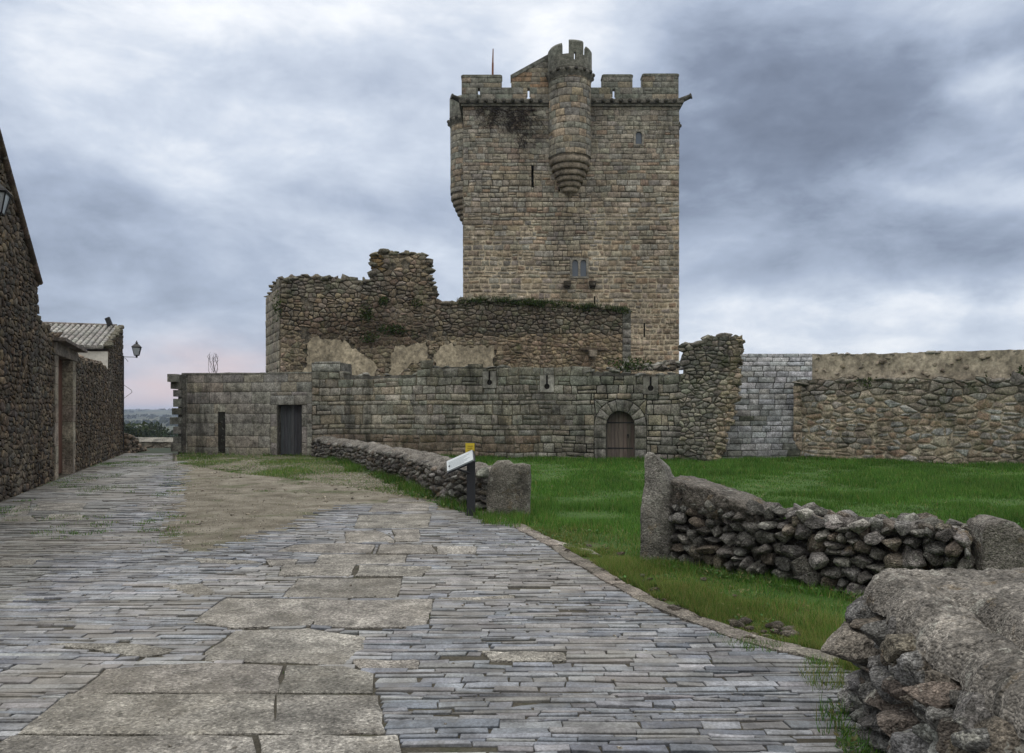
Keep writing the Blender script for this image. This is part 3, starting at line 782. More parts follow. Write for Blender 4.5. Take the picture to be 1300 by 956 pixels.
for k in range(900):                                     # scrub and holm oaks dotted over the far slopes
    rr=rs4.uniform(420,3300)**1.0; q=rs4.uniform(-.62,-.30); Y=rr/math.sqrt(1+q*q); X=q*Y
    if fbm(X/260,Y/260,5)<-.12: continue
    g=terrain_z(X,Y); h=rs4.uniform(3,6.5); w=rs4.uniform(3,9)
    for j in range(7):
        c=Vector((X+rs4.uniform(-w,w),Y+rs4.uniform(-w,w),g+h*rs4.uniform(.2,.9))); a=Vector((rs4.gauss(0,1),rs4.gauss(0,1),rs4.gauss(0,1))).normalized()*rs4.uniform(1.5,3.2); b=a.orthogonal().normalized()*rs4.uniform(1.5,3)
        mb.add([c-a-b*.3,c-b,c+a,c+b],[(0,1,2,3)],rs4.choice(((.018,.028,.016),(.03,.042,.022),(.012,.02,.012))))
o=mb.build('hill_scrub',M_LEAF); struct(o,'stuff'); o['label']='dark scrub dotted over the far blue hills'
mb=MB(); rs2=random.Random(3)
for k in range(46):
    X=rs2.uniform(-112,-50); Y=rs2.uniform(135,200); g=terrain_z(X,Y); h=rs2.uniform(9,13.5); r=rs2.uniform(2.6,4.2)
    mb.tube((X,Y,g),(X+U(-.4,.4),Y,g+h*.6),.28,.14,6,(.04,.032,.025),mat=1)
    for q in range(7):
        c=(X+U(-r,r)*.7,Y+U(-r,r)*.7,g+h*U(.45,.92)); leaves(mb,c,(r*.6,r*.6,r*.45),150,.8,((.030,.045,.020),(.045,.06,.025),(.022,.032,.016)))
o=mb.build('wood',[M_LEAF,M_BARK]); struct(o,'stuff'); o['label']='dark green wood in the valley beyond the street'

# ================================================================== CASTLE: FRONT WALL
cw=thing('castle_wall','long low grey block wall with merlons, keyhole loopholes and two old doors','wall',CW(10,0,-.3))
aL=0.0
ctop_px=[(222,475),(240,475),(300,476),(395,475),(395,459),(432,459),(433,474),(470,476),(508,475),(534,474),(534,462),(548,462),(549,465),(600,464),(660,468),(720,470),(790,472),(830,474),(868,473)]
ctop=[CW.az(*p) for p in ctop_px]
cwR=CW.az(895,500)[0]
def ctz(a): return float(np.interp(a,[t[0]+i*1e-5 for i,t in enumerate(ctop)],[t[1] for t in ctop]))
aA=CW.az(396,500)[0]; aB=CW.az(352,500)[0]; aC=CW.az(383,500)[0]; DT=CW.az(366,514)[1]
aD0=CW.az(769.5,500)[0]; aD1=CW.az(805.5,500)[0]; aDm=(aD0+aD1)/2; rD=(aD1-aD0)/2; zD=CW.az(787,522)[1]; zS=zD-rD
RO=rD+.42
mb=MB()
hole1=(aB,aC,-.4,DT); 
out=[(0.12,-.4),(aB,-.4),(aB,DT),(aC,DT),(aC,-.4),(aD0,-.4),(aD0,zS)]+[(aDm-rD*math.cos(t),zS+rD*math.sin(t)) for t in (.4,.8,1.2,1.57,1.94,2.34,2.74)]+[(aD1,zS),(aD1,-.4),(cwR,-.4),(cwR,3.0)]+[(a,b-.04) for a,b in ctop[::-1] if a>.2]+[(.12,ctop[0][1]-.04)]
mb.prism(CW,out,-.03,-1.0,(.10,.098,.088))
def ash(a,b):
    n=fbm(a*.35,b*.8,1); c=random.choice(((.225,.22,.195),(.26,.25,.215),(.20,.195,.18),(.235,.215,.175)))
    return (jit(mixc(c,(.16,.16,.145),max(0,n)),.12,.03),(.10,.098,.085),.006,.004,.012)
zt0=ctop[0][1]
aG0,aG1,aGT=CW.az(277,500)[0],CW.az(286,500)[0],CW.az(281,523)[1]         # a blocked, blackened slit
cells=minus(coursed(.55,aA,-.06,zt0-.02,(.34,.52),(.55,1.25),31),[(aB-.28,aC+.22,-.1,DT+.36),(aG0,aG1,.05,aGT)])
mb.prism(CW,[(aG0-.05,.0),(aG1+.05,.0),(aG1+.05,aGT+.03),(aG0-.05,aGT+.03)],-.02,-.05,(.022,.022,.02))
emit(mb,cells,CW,ash,round_=.08,dome=.1,bev=.05)
# jambs and lintel of the flat door
z=-.05
while z<DT-.02:
    h=min(U(.45,.7),DT-z)
    for lo,hi in ((aB-.28,aB),(aC,aC+.22)): emit(mb,[[(lo,z),(hi,z),(hi,z+h),(lo,z+h)]],CW,ash,round_=.06,dome=.1,bev=.04)
    z+=h
for lo,hi in ((aB-.28,aB+.72),(aB+.72,aC+.22)): emit(mb,[[(lo,DT),(hi,DT),(hi,DT+.36),(lo,DT+.36)]],CW,ash,round_=.06,dome=.1,bev=.04)
# left end: chamfered pilaster with toothing stones
ends=Plane(CW(-.02,0,-.35).xy,CW(.55,0,.0).xy)
emit(mb,coursed(.02,ends.L,-.06,zt0-.15,(.5,.9),(.6,.8),32),ends,lambda a,b:(jit((.27,.265,.24),.08),(.13,.13,.11),.006,.004,.012),round_=.06,dome=.1,bev=.04)
mb.box(tuple(CW(-.15,0,0)+Vector((0,-.4,zt0-.32))),tuple(CW(.2,0,0)+Vector((0,.5,zt0-.01))),(.2,.2,.18))
z=.1
while z<zt0-.5:
    h=U(.22,.34); q=U(0,.16) if int(z*10)%2 else -.05
    mb.box(tuple(CW(-.06-q,0,0)+Vector((0,-.15,z))),tuple(CW(.3,0,0)+Vector((0,.5,z+h))),jit((.15,.15,.135),.2)); z+=h+U(.02,.16)
# squared rubble of the long stretch
def grey(a,b):
    n=fbm(a*.3,b*.5,4); m=fbm(a*.15,b*.3,9)
    c=random.choice(((.25,.24,.205),(.28,.268,.232),(.22,.214,.186),(.275,.25,.20),(.225,.20,.15),(.20,.196,.172)))
    c=mixc(c,(.105,.10,.09),max(0,n)*1.3)
    if b<.9 and m>.05: c=mixc(c,(.16,.105,.065),.55)
    if b>2.6: c=mixc(c,(.14,.15,.12),.5)
    mc=mixc((.03,.029,.025),(.20,.18,.14),.42+1.7*m+U(-.3,.3))
    return (jit(c,.2,.03),mc,.014,.010,.017)
aE=CW.az(868,500)[0]
cells=coursed(aA,aE,-.06,4.0,(.15,.38),(.20,.66),33)
slots=[]
for px,py in ((621.5,482),(694.5,487),(826,489)):
    a,b=CW.az(px,py); slots.append((a,b))
cells=minus(cells,[(aDm-RO,aDm+RO,-.2,zS),(aDm-RO,aDm+RO,zS-.001,zS+RO)]+[(a-.25,a+.25,b-.3,b+.3) for a,b in slots]+[(aA,CW.az(432,500)[0],3.18,9)])
emit(mb,cells,CW,grey,lambda a,b:b<ctz(a)-.02,round_=.13,warp=.065,keep_=[(aDm-RO,aDm+RO,-1,zS+RO)]+[(a-.25,a+.25,b-.3,b+.3) for a,b in slots],dome=.12,bev=.06)
# the merlon blocks
mL,mR=aA,CW.az(432,500)[0]; 
emit(mb,[[(mL,3.18),(mR,3.18),(mR,3.18+.3),(mL,3.18+.3)],[(mL+.1,3.48),(mR,3.48),(mR,ctz((mL+mR)/2)),(mL+.1,ctz((mL+mR)/2))]],CW,ash,round_=.05,dome=.1,bev=.04)
# arch: voussoirs, spandrels, jambs
NV=9
for k in range(NV):
    t0=math.pi*k/NV; t1=math.pi*(k+1)/NV; p=lambda r,t:(aDm-r*math.cos(t),zS+r*math.sin(t))
    emit(mb,[[p(rD,t0),p(rD,t1),p(RO*.99,t1),p(RO*.99,t0)][::-1]],CW,lambda a,b:(jit((.19,.185,.165),.1),(.05,.05,.045),.008,.012,.03),round_=.05,dome=.1,bev=.06)
for s in (-1,1):
    for k in range(4):
        t0=math.pi/2*k/4; t1=math.pi/2*(k+1)/4
        pts=[(aDm+s*RO*math.cos(t0),zS+RO*math.sin(t0)),(aDm+s*RO*math.cos(t1),zS+RO*math.sin(t1))]
        cn=(aDm+s*RO,zS+RO); q=[pts[0],pts[1],cn] if k not in (1,) else [pts[0],pts[1],cn]
        if area(q)<0: q=q[::-1]
        emit(mb,[q],CW,grey,round_=.1,dome=.2)
z=-.05
while z<zS-.02:
    h=min(U(.3,.5),zS-z)
    for lo,hi in ((aDm-RO,aD0),(aD1,aDm+RO)): emit(mb,[[(lo,z),(hi,z),(hi,z+h),(lo,z+h)]],CW,lambda a,b:(jit((.18,.175,.155),.15),(.05,.05,.045),.01,.015,.03),round_=.08,dome=.15,bev=.06)
    z+=h
# ragged top stones
for p,q in zip(ctop[5:],ctop[6:]):
    if q[0]-p[0]>.6: rocks_along(mb,[CW(p[0],p[1]-.02,-.15),CW(q[0],q[1]-.02,-.15)],.15,.3,lambda c:jit((.13,.13,.115),.25),sub=2,flat=.45)
a=.3
while a<aA-.1:
    l=U(.7,1.5); l=min(l,aA-a); mb.prism(CW,[(a+.01,zt0-.03),(a+l-.01,zt0-.03),(a+l-.015,zt0+U(-.0,.05)),(a+.02,zt0+U(-.0,.05))],.03,-.9,jit((.17,.17,.15),.15)); a+=l
mb.build('masonry',M_WALL,cw)
mb=MB(); n=7
for k in range(n):
    w=(aC-aB)/n; mb.prism(CW,[(aB+k*w+.006,U(.0,.05)),(aB+(k+1)*w-.006,U(.0,.05)),(aB+(k+1)*w-.006,DT-.01),(aB+k*w+.006,DT-.01)],-.26,-.3,jit((.05,.053,.06),.35,.05))
mb.prism(CW,[(aB,0),(aC,0),(aC,DT-.004),(aB,DT-.004)],-.31,-.35,(.015,.015,.016))
d=mb.build('door',M_WOOD,cw); d['label']='flat-topped dark grey plank door'
mb=MB(); n=7
for k in range(n):
    w=2*rD/n; x0=aD0+k*w+.006; x1=x0+w-.012; ff=lambda x: zS+math.sqrt(max(0,(rD-.005)**2-(x-aDm)**2))
    mb.prism(CW,[(x0,U(0,.06)),(x1,U(0,.06)),(x1,ff(x1)),((x0+x1)/2,ff((x0+x1)/2)),(x0,ff(x0))],-.3,-.34,jit((.13,.105,.09),.3,.05))
mb.prism(CW,[(aD0,0),(aD1,0),(aD1,zS)]+[(aDm+rD*math.cos(t),zS+rD*math.sin(t)) for t in (.5,1,1.57,2.1,2.6)]+[(aD0,zS)],-.345,-.38,(.015,.014,.013))
d=mb.build('door',M_WOOD,cw); d['label']='arched brown plank door'
mb=MB(); mb.tube(CW(aDm+.1,.85,-.3),CW(aDm+.1,.85,-.24),.04); mb.tube(CW(aDm+.1,.98,-.3),CW(aDm+.1,.72,-.27),.015)
h=MB(); h.tube(CW(aDm+.25,.85,-.3),CW(aDm+.25,.85,-.25),.035,n=10); h.tube(CW(aDm+.25,.74,-.26),CW(aDm+.25,.86,-.26),.012,n=6)
hh=h.build('handle',M_IRON,d,at=tuple(cw.location))
for z_ in (.35,1.25):
    h=MB(); h.prism(CW,[(aD0+.02,z_),(aD1-.06,z_+.01),(aD1-.06,z_+.05),(aD0+.02,z_+.055)],-.29,-.3,(.02,.02,.02)); h.build('strap',M_IRON,d,at=tuple(cw.location))
for i,(a,b) in enumerate(slots):
    c0=(.25,.245,.222) if i<2 else (.195,.19,.17)
    m1=MB(); w,hh_=.25,.3; kr=.10; kz=b-.10; sw_=.034; outer=[(a-w,b-hh_),(a+w,b-hh_),(a+w,b+hh_),(a-w,b+hh_)]
    key=[(a-sw_,b+hh_),(a-sw_,kz+kr*.94)]+[(a+kr*math.cos(t),kz+kr*math.sin(t)) for t in np.linspace(math.pi/2+.35,math.pi*2.5-.35,14)]+[(a+sw_,kz+kr*.94),(a+sw_,b+hh_)]
    rim=[(a-w,b+hh_),(a-w,b-hh_),(a+w,b-hh_),(a+w,b+hh_)]
    m1.prism(CW,rim+key[::-1],.035,-.02,c0)
    o=m1.build('loophole',M_PLASTER,cw)
    m1=MB(); m1.prism(CW,[(a-.11,b-.25),(a+.11,b-.25),(a+.11,b+.28),(a-.11,b+.28)],-.022,-.027,(.01,.01,.01)); m1.build('shade_plate',M_DARK,o,at=tuple(cw.location))  # near-black plate paints the shade inside the keyhole

# ================================================================== BROKEN BUTTRESS beside the ramp
BW=Plane(CW(aE-.1,0,.18).xy,(CW(aE-.1,0,.18)+Vector((2.7,-.75,0))).xy)
bpx=[(862,590),(866,437),(873,434),(888,436),(896,428),(918,425),(942,427),(941,450),(938,478),(932,510),(923,545),(911,590)]
bp=BW.poly(bpx); bt=thing('ruined_buttress','broken dark wall end with slanting right edge beside the pale ramp','wall',BW(bp[0][0]+.8,0,-.6))
mb=MB(); cx=sum(p[0] for p in bp)/len(bp); cy=sum(p[1] for p in bp)/len(bp)
mb.prism(BW,[(cx+(a-cx)*.95,cy+(b-cy)*.98) for a,b in bp],-.04,-1.6,(.11,.10,.085))
def but(a,b):
    ed=max(0,1-abs(a-np.interp(b,[bp[-1][1],bp[6][1]],[bp[-1][0],bp[6][0]]))/.45)
    c=mixc(random.choice(((.185,.178,.15),(.15,.144,.125),(.215,.198,.16),(.13,.126,.11))),(.26,.21,.145),ed*U(.3,1)); return (jit(c,.2,.04),mixc(mixc((.05,.047,.04),(.15,.14,.115),.4+fbm(a,b,3)),(.24,.195,.135),ed),.013,.012,.03)
emit(mb,voronoi(bp[1][0]-.3,bp[6][0]+.1,-.05,bp[5][1]+.1,.27,.16,41),BW,but,lambda a,b:inpoly(a,b,bp),dome=.3,bev=.12,round_=.15)
for d in (-.1,-.5,-.9,-1.3): rocks_along(mb,[BW(a,b-.04,d) for a,b in bp[1:7]],.15,.22,lambda c:jit((.15,.145,.12),.25),sub=2,flat=.7)
for d in (-.15,-.6,-1.1): rocks_along(mb,[BW(a-.06,b,d) for a,b in bp[6:]],.15,.26,lambda c:jit((.2,.17,.125),.25),sub=1,flat=.8)
mb.build('masonry',M_RUIN,bt)
# fallen rubble on the wall top between tower and buttress
mb=MB(); 
for px0,px1,py,Y in ((770,868,466,28.2),(800,866,460,29.0),(830,866,462,28.6)):
    rocks_along(mb,[P(px0,py+3,Y),P(px1,py,Y)],.17,.2,lambda c:jit(random.choice(((.2,.2,.18),(.13,.12,.1))),.25),sub=1)
tag(mb.build('rubble_heap',M_RUIN,at=P(830,480,28.5)),'loose stones heaped on the grey wall top below the tower','rubble')

# ================================================================== PALE RAMP (sloping block face)
q0,q1=P(900,585,27.3),P(1014,582,28.0)
r0,r1=P(905,449,29.6),P(1037,449,29.9)
rp=thing('stone_ramp','steep pale grey block-faced ramp with dark moss at its foot','ramp',(7.6,28.2,0))
class Bil:
    def __init__(s,a,b,c,d): s.q=(a,b,c,d); s.n=(b-a).cross(c-a).normalized(); s.W=(b-a).length; s.H=(c-a).length
    def __call__(s,u,v,d=0):
        a,b,c,e=s.q; x=u/s.W; y=v/s.H; return a.lerp(b,x).lerp(c.lerp(e,x),y)+s.n*d
q0.z=-.1; q1.z=-.1
RB=Bil(q0,q1,r0,r1)
mb=MB()
def rampst(a,b):
    m=fbm(a*.7,b*.7,6)+ (1.0-b/2.6)+(.35-a/3.3); c=random.choice(((.255,.267,.278),(.29,.298,.305),(.22,.232,.243),(.265,.262,.254)))
    if m>-.12: c=mixc(c,(.045,.05,.035),min(1,(m+.12)*1.4)*U(.4,1))
    return (jit(c,.1,.02),(.06,.06,.055),.009,.012,.02)
emit(mb,coursed(0,RB.W,0,RB.H,(.2,.27),(.3,.6),51),RB,rampst,round_=.07,dome=.1,bev=.06)
a,b,c,e=RB.q; bk=Vector((0,2.2,0)); inn=RB.n*-.3
vs=[a+inn,b+inn,e+inn,c+inn,a+bk+Vector((0,1.5,0)),b+bk+Vector((0,1.5,0)),e+bk,c+bk]
mb.add(vs,[(0,1,2,3),(1,5,6,2),(5,4,7,6),(4,0,3,7),(3,2,6,7)],(.2,.2,.19))
mb.build('blocks',stone_mat('pale_ramp_stone',grain=22,lichen=.2,streak=.12,bump=.5,bdist=.02),rp)

# ================================================================== RIGHT WALL with plastered parapet
RW=Plane(G(1008,581.5),G(1300,592.5))
rwt=thing('enclosure_wall','long tan rubble wall with plastered parapet behind the meadow','wall',RW(4,0,-.5))
aZ=RW.az(1500,500)[0]; aZ=min(aZ,13)
lt=[RW.az(1008,483),RW.az(1100,482),RW.az(1200,480),RW.az(1300,479)]; lt.append((aZ,lt[-1][1]))
mb=MB(); mb.prism(RW,[(0,-.5),(aZ,-.5)]+[(a,b-.06) for a,b in lt[::-1]],-.03,-1.2,(.16,.145,.12))
def tan(a,b):
    n=fbm(a*.4,b*.6,3); c=random.choice(((.27,.235,.185),(.24,.23,.205),(.31,.27,.21),(.22,.185,.14),(.26,.26,.245),(.24,.18,.13)))
    mc=(.30,.26,.20)
    if n<-.22 or b>2.25: c=mixc(c,(.15,.145,.13),.55); mc=(.10,.09,.07)
    return (jit(c,.18,.03),mc,.024,.006,.022)
ltz=lambda a: float(np.interp(a,[t[0] for t in lt],[t[1] for t in lt]))
emit(mb,voronoi(0,aZ,-.1,2.9,.40,.20,61),RW,tan,lambda a,b:b<ltz(a)-.03,dome=.15,bev=.08,round_=.14)
emit(mb,coursed(-.02,.3,-.1,2.6,(.22,.36),(.3,.4),62),RW,lambda a,b:(jit((.3,.25,.19),.12),(.22,.19,.15),.01,.01,.04),round_=.08,dome=.1)
rocks_along(mb,[RW(a,b-.03,-.1) for a,b in lt],.16,.3,lambda c:jit((.15,.14,.12),.25),sub=2,flat=.4)
mb.build('masonry',M_RUIN,rwt)
PW=Plane(RW(-.6,0,-.35).xy,RW(aZ,0,-.35).xy)
pt=[PW.az(1031,450),PW.az(1060,449),PW.az(1100,450),PW.az(1150,448),PW.az(1200,446),PW.az(1250,445),PW.az(1300,444)]; pt.append((PW.L,pt[-1][1]+.02))
p0a=pt[0][0]
mb=MB(); ptp=[]
for i in range(81):
    a=p0a+(PW.L-p0a)*i/80; b=float(np.interp(a,[t[0] for t in pt],[t[1] for t in pt]))+.03*fbm(a*3,0,0); ptp.append((a,b))
NB=10                                                   # lumpy lime render over the parapet
vs=[]
for j in range(NB+1):
    for a,b in ptp:
        z=2.2+(b-2.2)*j/NB; vs.append(PW(a,z,.05*fbm(a*2.1,z*2.1,7)+.03*fbm(a*7,z*7,1)))
W=len(ptp); mb.add(vs,[(j*W+i,j*W+i+1,(j+1)*W+i+1,(j+1)*W+i) for j in range(NB) for i in range(W-1)],(.36,.315,.245),True)
mb.prism(PW,[(p0a,1.8),(PW.L,1.8)]+[(a,b-.02) for a,b in ptp[::-1]],-.06,-.6,(.25,.22,.18))
for k in range(70):
    a=U(p0a+.1,PW.L-.1); z=U(2.65,float(np.interp(a,[t[0] for t in pt],[t[1] for t in pt]))-.08)
    rock(mb,PW(a,z,-.02),(U(.06,.2),U(.04,.07),U(.04,.10)),jit(random.choice(((.25,.215,.165),(.30,.265,.21),(.2,.17,.13))),.15),2)
rocks_along(mb,[PW(a,b-.02,-.1) for a,b in pt],.12,.26,lambda c:jit((.2,.19,.165),.2),sub=2,flat=.45)
mb.build('parapet',M_PLASTER,rwt)

# ================================================================== RUINED INNER WALL
IW=Plane((-.295*36.0,36.0),(.15*38.2,38.2))
ipx=[(355,500),(356,360),(364,351),(400,350),(440,353),(470,356),(474,344),(473,324),(482,319),(510,320),(540,323),(545,330),(544,345),(549,362),(551,376),(560,383),(590,379),(620,378),(660,380),(700,383),(760,388),(799,392),(801,500)]
ip=IW.poly(ipx); iw=thing('ruined_wall','tall ruined brown rubble wall with a raised stub and beige plaster patches','wall',IW(8,0,-.8))
ipb=[(a,b) for a,b in ip]; ipb[0]=(ipb[0][0],-.5); ipb[-1]=(ipb[-1][0],-.5)
mb=MB(); body=[(a,b-.08 if b>1 else b) for a,b in ipb]
mb.prism(IW,body,-.05,-1.5,(.13,.115,.09))
plast=[IW.poly(p) for p in (
 [(384,478),(388,452),(392,440),(398,430),(410,427),(422,431),(436,434),(440,432),(446,438),(460,448),(470,456),(478,462),(477,478)],
 [(553,478),(552,452),(556,445),(560,436),(572,437),(596,440),(612,441),(626,443),(627,478)],
 [(497,449),(502,440),(512,438),(530,437),(541,437),(544,446),(541,452),(530,462),(520,462),(505,478),(495,478)])]
pbig=plast
def inpl(a,b): return any(inpoly(a,b,p) for p in plast)
def pxof(a,b):
    p=IW(a,b,0); return (PX+p.x/p.y*F, PY-(b-EYE)/p.y*F)
holes_px=((391,470-0,0,0),)
def ruin(a,b):
    x,y=pxof(a,b)
    if inpl(a,b): return None
    n=fbm(a*.6,b*.6,2); c=random.choice(((.20,.165,.118),(.165,.135,.10),(.24,.195,.135),(.14,.112,.082),(.205,.178,.142)))
    mc=mixc((.05,.043,.034),(.17,.14,.10),.2+1.3*fbm(a*.8,b*.8,7)); gap=.016; j=.025; h=.04
    if 490<x<545 and y<420 and n>-.25: c=mixc(c,(.24,.2,.15),.5); mc=(.30,.26,.20); j=.015
    if x>630 and y>425: c=mixc(c,(.27,.21,.14),.65); mc=(.30,.25,.18); j=.015; h=.04
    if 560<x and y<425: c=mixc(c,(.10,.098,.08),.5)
    if (x<490 and y<375): c=mixc(c,(.17,.165,.14),.6)
    if 466<x<486 and y<375 and n>-.1: c=mixc(c,(.17,.105,.025),.7)
    if y>424+10*n and x<640: c=mixc(c,(.28,.235,.165),.5); mc=(.32,.27,.195); j=.010; h=.03
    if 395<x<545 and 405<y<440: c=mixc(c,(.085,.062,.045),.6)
    if 500<x<515 and 440<y<470: c=(.2,.09,.05)
    return (jit(c,.22,.05),mc,gap,j,h)
def hole(a,b):
    x,y=pxof(a,b); return any(((x-cx)/rx)**2+((y-cy)/ry)**2<1 for cx,cy,rx,ry in ((387,425,7,10),(390,383,5,4),(547,425,5,8),(548,452,6,4),(495,342,3,4),(516,335,6,6),(535,354,3,4),(469,395,4,4)))
cells=voronoi(ip[1][0],ip[-1][0]-.42,.5,9.3,.34,.21,71)
emit(mb,cells,IW,ruin,lambda a,b:inpoly(a,b,ipb) and not hole(a,b),dome=.35,bev=.13,round_=.16)
# smooth right-hand pier and left return
aP=ip[-1][0]
emit(mb,coursed(aP-.42,aP,.5,IW.az(800,393)[1]-.02,(.3,.5),(.4,.45),72),IW,lambda a,b:(jit((.18,.175,.155),.1),(.12,.11,.095),.006,.005,.03),round_=.06,dome=.05,bev=.04)
def tin(c):
    return jit(random.choice(((.12,.11,.085),(.15,.135,.1),(.10,.095,.07))),.25)
for d in (-.05,-.5,-1.0,-1.4): rocks_along(mb,[IW(a,b-.05,d) for a,b in ip[1:-1]],.18,.27,tin,sub=2,flat=.6)
LRt=Plane((IW(ip[0][0],0,0).x-1.75,39.6),IW(ip[0][0],0,0).xy)
lz=IW.az(362,351)[1]
emit(mb,coursed(0,LRt.L,.5,lz+.3,(.3,.6),(.4,1.0),73),LRt,lambda a,b:(jit((.24,.215,.17),.12),(.15,.135,.105),.008,.01,.02),lambda a,b:b<lz-.1-(LRt.L-a)*.08,round_=.08,dome=.1,bev=.05)
mb.prism(LRt,[(0,-.5),(LRt.L,-.5),(LRt.L,lz-.15),(0,lz-.5)],-.03,-1.2,(.14,.125,.1))
rocks_along(mb,[LRt(0,lz-.4,-.1),LRt(LRt.L,lz-.05,-.1)],.16,.25,tin,sub=2)
mb.build('masonry',M_RUIN,iw)
mb=MB()
for p in plast:
    q=[]
    for i in range(len(p)):
        a=Vector(p[i]); b=Vector(p[(i+1)%len(p)])
        n=max(1,int((b-a).length/.1))
        for k in range(n):
            w=a.lerp(b,k/n); q.append((w.x+.16*fbm(w.x*2.2,w.y*2.2)+.09*fbm(w.x*7,w.y*7,2),w.y+.20*fbm(w.x*2.2,w.y*2.2,4)+.09*fbm(w.x*7,w.y*7,6)))
    mb.prism(IW,q,.04,-.06,(.385,.335,.245))
mb.build('plaster',M_PLASTER,iw)
mb=MB(); a,b=IW.az(751,448); mb.prism(IW,[(a-.16,b-.2),(a+.16,b-.2),(a+.2,b+.12),(a-.2,b+.12)],.35,-.1,(.22,.19,.15)); mb.prism(IW,[(a-.6,b+.13),(a+.75,b+.13),(a+.75,b+.24),(a-.6,b+.24)],.16,-.1,(.13,.1,.075)); mb.build('corbel',M_RUIN,iw)

# ================================================================== KEEP
TY=44.0; X0=(588-PX)/F*TY; X1=(862-PX)/F*TY; TD=12.0
TP=Plane((X0,TY),(X1,TY)); tw=thing('castle_tower','tall square tan stone keep with battlements and round corbelled turrets','tower',((X0+X1)/2,TY+6,-1))
T=lambda px,py: TP.az(px,py)
zpar=T(700,130)[1]; 
mb=MB(); mb.box((X0+.03,TY+.26,-2),(X1-.03,TY+TD-.03,zpar),(.2,.18,.15))
def tpx(a,b): return PX+(X0+a)/TY*F, PY-(b-EYE)/TY*F
CT=((.30,.265,.205),(.265,.245,.20),(.34,.30,.235),(.25,.215,.165),(.285,.27,.235),(.31,.25,.18),(.235,.22,.19))
def keep(a,b):
    x,y=tpx(a,b); n=fbm(a*.28,b*.28,1); m=fbm(a*.5,b*.5,5); c=random.choice(CT)
    up=sstep(330,190,y) if False else max(0,min(1,(300-y)/130))
    c=mixc(c,(.235,.23,.2),up*.5)
    lowb=max(0,min(1,(y-330)/110)); c=mixc(c,random.choice(((.285,.20,.125),(.26,.205,.145),(.30,.225,.15))),lowb*.55)
    if U(0,1)<.06: c=mixc(c,(.23,.15,.10),.55)
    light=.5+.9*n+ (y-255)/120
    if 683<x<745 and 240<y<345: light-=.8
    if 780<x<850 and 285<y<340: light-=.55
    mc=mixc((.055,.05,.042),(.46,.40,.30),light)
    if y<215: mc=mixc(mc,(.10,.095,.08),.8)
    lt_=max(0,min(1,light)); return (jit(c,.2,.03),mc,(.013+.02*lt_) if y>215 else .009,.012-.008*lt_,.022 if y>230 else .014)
wins=[(T(807,0)[0],T(815,0)[0],T(0,183)[1],T(0,167)[1]),(T(726.5,0)[0],T(744.5,0)[0],T(0,351)[1],T(0,330)[1])]
slits=[(T(674.6,0)[0],T(677.6,0)[0],T(0,238)[1],T(0,210)[1]),(T(754,0)[0],T(756,0)[0],T(0,390)[1],T(0,376)[1]),(T(817,0)[0],T(819,0)[0],T(0,428)[1],T(0,410)[1]),(T(709,0)[0],T(710.6,0)[0],T(0,243)[1],T(0,237)[1])]
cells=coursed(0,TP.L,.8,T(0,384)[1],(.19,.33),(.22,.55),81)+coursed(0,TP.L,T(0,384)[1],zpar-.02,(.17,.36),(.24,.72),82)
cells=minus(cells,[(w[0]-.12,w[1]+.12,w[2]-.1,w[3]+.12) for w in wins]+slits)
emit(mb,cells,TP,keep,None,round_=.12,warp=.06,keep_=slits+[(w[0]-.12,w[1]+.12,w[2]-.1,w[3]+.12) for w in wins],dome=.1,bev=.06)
for s in slits: mb.prism(TP,[(s[0]-.1,s[2]-.1),(s[1]+.1,s[2]-.1),(s[1]+.1,s[3]+.1),(s[0]-.1,s[3]+.1)],-.2,-.25,(.008,.008,.008))  # black plates behind the slits stand in for their inner shade
for k,pl in enumerate((Plane((X0,TY+TD),(X0,TY)),Plane((X1,TY),(X1,TY+TD)))):
    emit(mb,coursed(0,TD,2,zpar-.02,(.3,.45),(.45,.95),83+k),pl,lambda a,b:(jit(random.choice(CT),.15),(.2,.18,.14),.014,.01,.018),round_=.12,dome=.2)
mb.build('wall',M_TOWER,tw)
# windows
def wframe(w, twin):
    a0,a1,b0,b1=w; mb=MB(); c=(.25,.235,.20)
    mb.prism(TP,[(a0-.12,b0-.1),(a1+.12,b0-.1),(a1+.12,b0),(a0-.12,b0)],.05,-.1,c)
    lights=[(a0,a1)] if not twin else [(a0,(a0+a1)/2-.06),((a0+a1)/2+.06,a1)]
    mb.prism(TP,[(a0-.12,b0+.001),(a0,b0+.001),(a0,b1),(a0-.12,b1)],.02,-.1,c); mb.prism(TP,[(a1,b0+.001),(a1+.12,b0+.001),(a1+.12,b1),(a1,b1)],.02,-.1,c)
    if twin: mb.prism(TP,[(lights[0][1],b0+.001),(lights[1][0],b0+.001),(lights[1][0],b1),(lights[0][1],b1)],.01,-.1,(.3,.28,.24))
    mb.prism(TP,[(a0-.12,b1+.001),(a1+.12,b1+.001),(a1+.12,b1+.12),(a0-.12,b1+.12)],.025,-.1,c)
    for l,r in lights:                                   # the arched head of each light
        cm=(l+r)/2; rr=(r-l)/2
        for s in (-1,1):
            ts=np.linspace(0,math.pi/2,6); q=[(cm+s*rr*math.cos(t),b1-rr+rr*math.sin(t)) for t in ts]+[(cm+s*rr,b1)]
            if area(q)<0: q=q[::-1]
            mb.prism(TP,q,.005,-.08,c)
    f=mb.build('window',M_TOWER,tw)
    for l,r in lights:
        m=MB(); m.prism(TP,[(l+.002,b0+.002),(r-.002,b0+.002),(r-.002,b1-.002),(l+.002,b1-.002)],-.1,-.13,(.1,.12,.15)); m.build('pane',M_PANE,f,at=tuple(tw.location))
wframe(wins[0],False); wframe(wins[1],True)
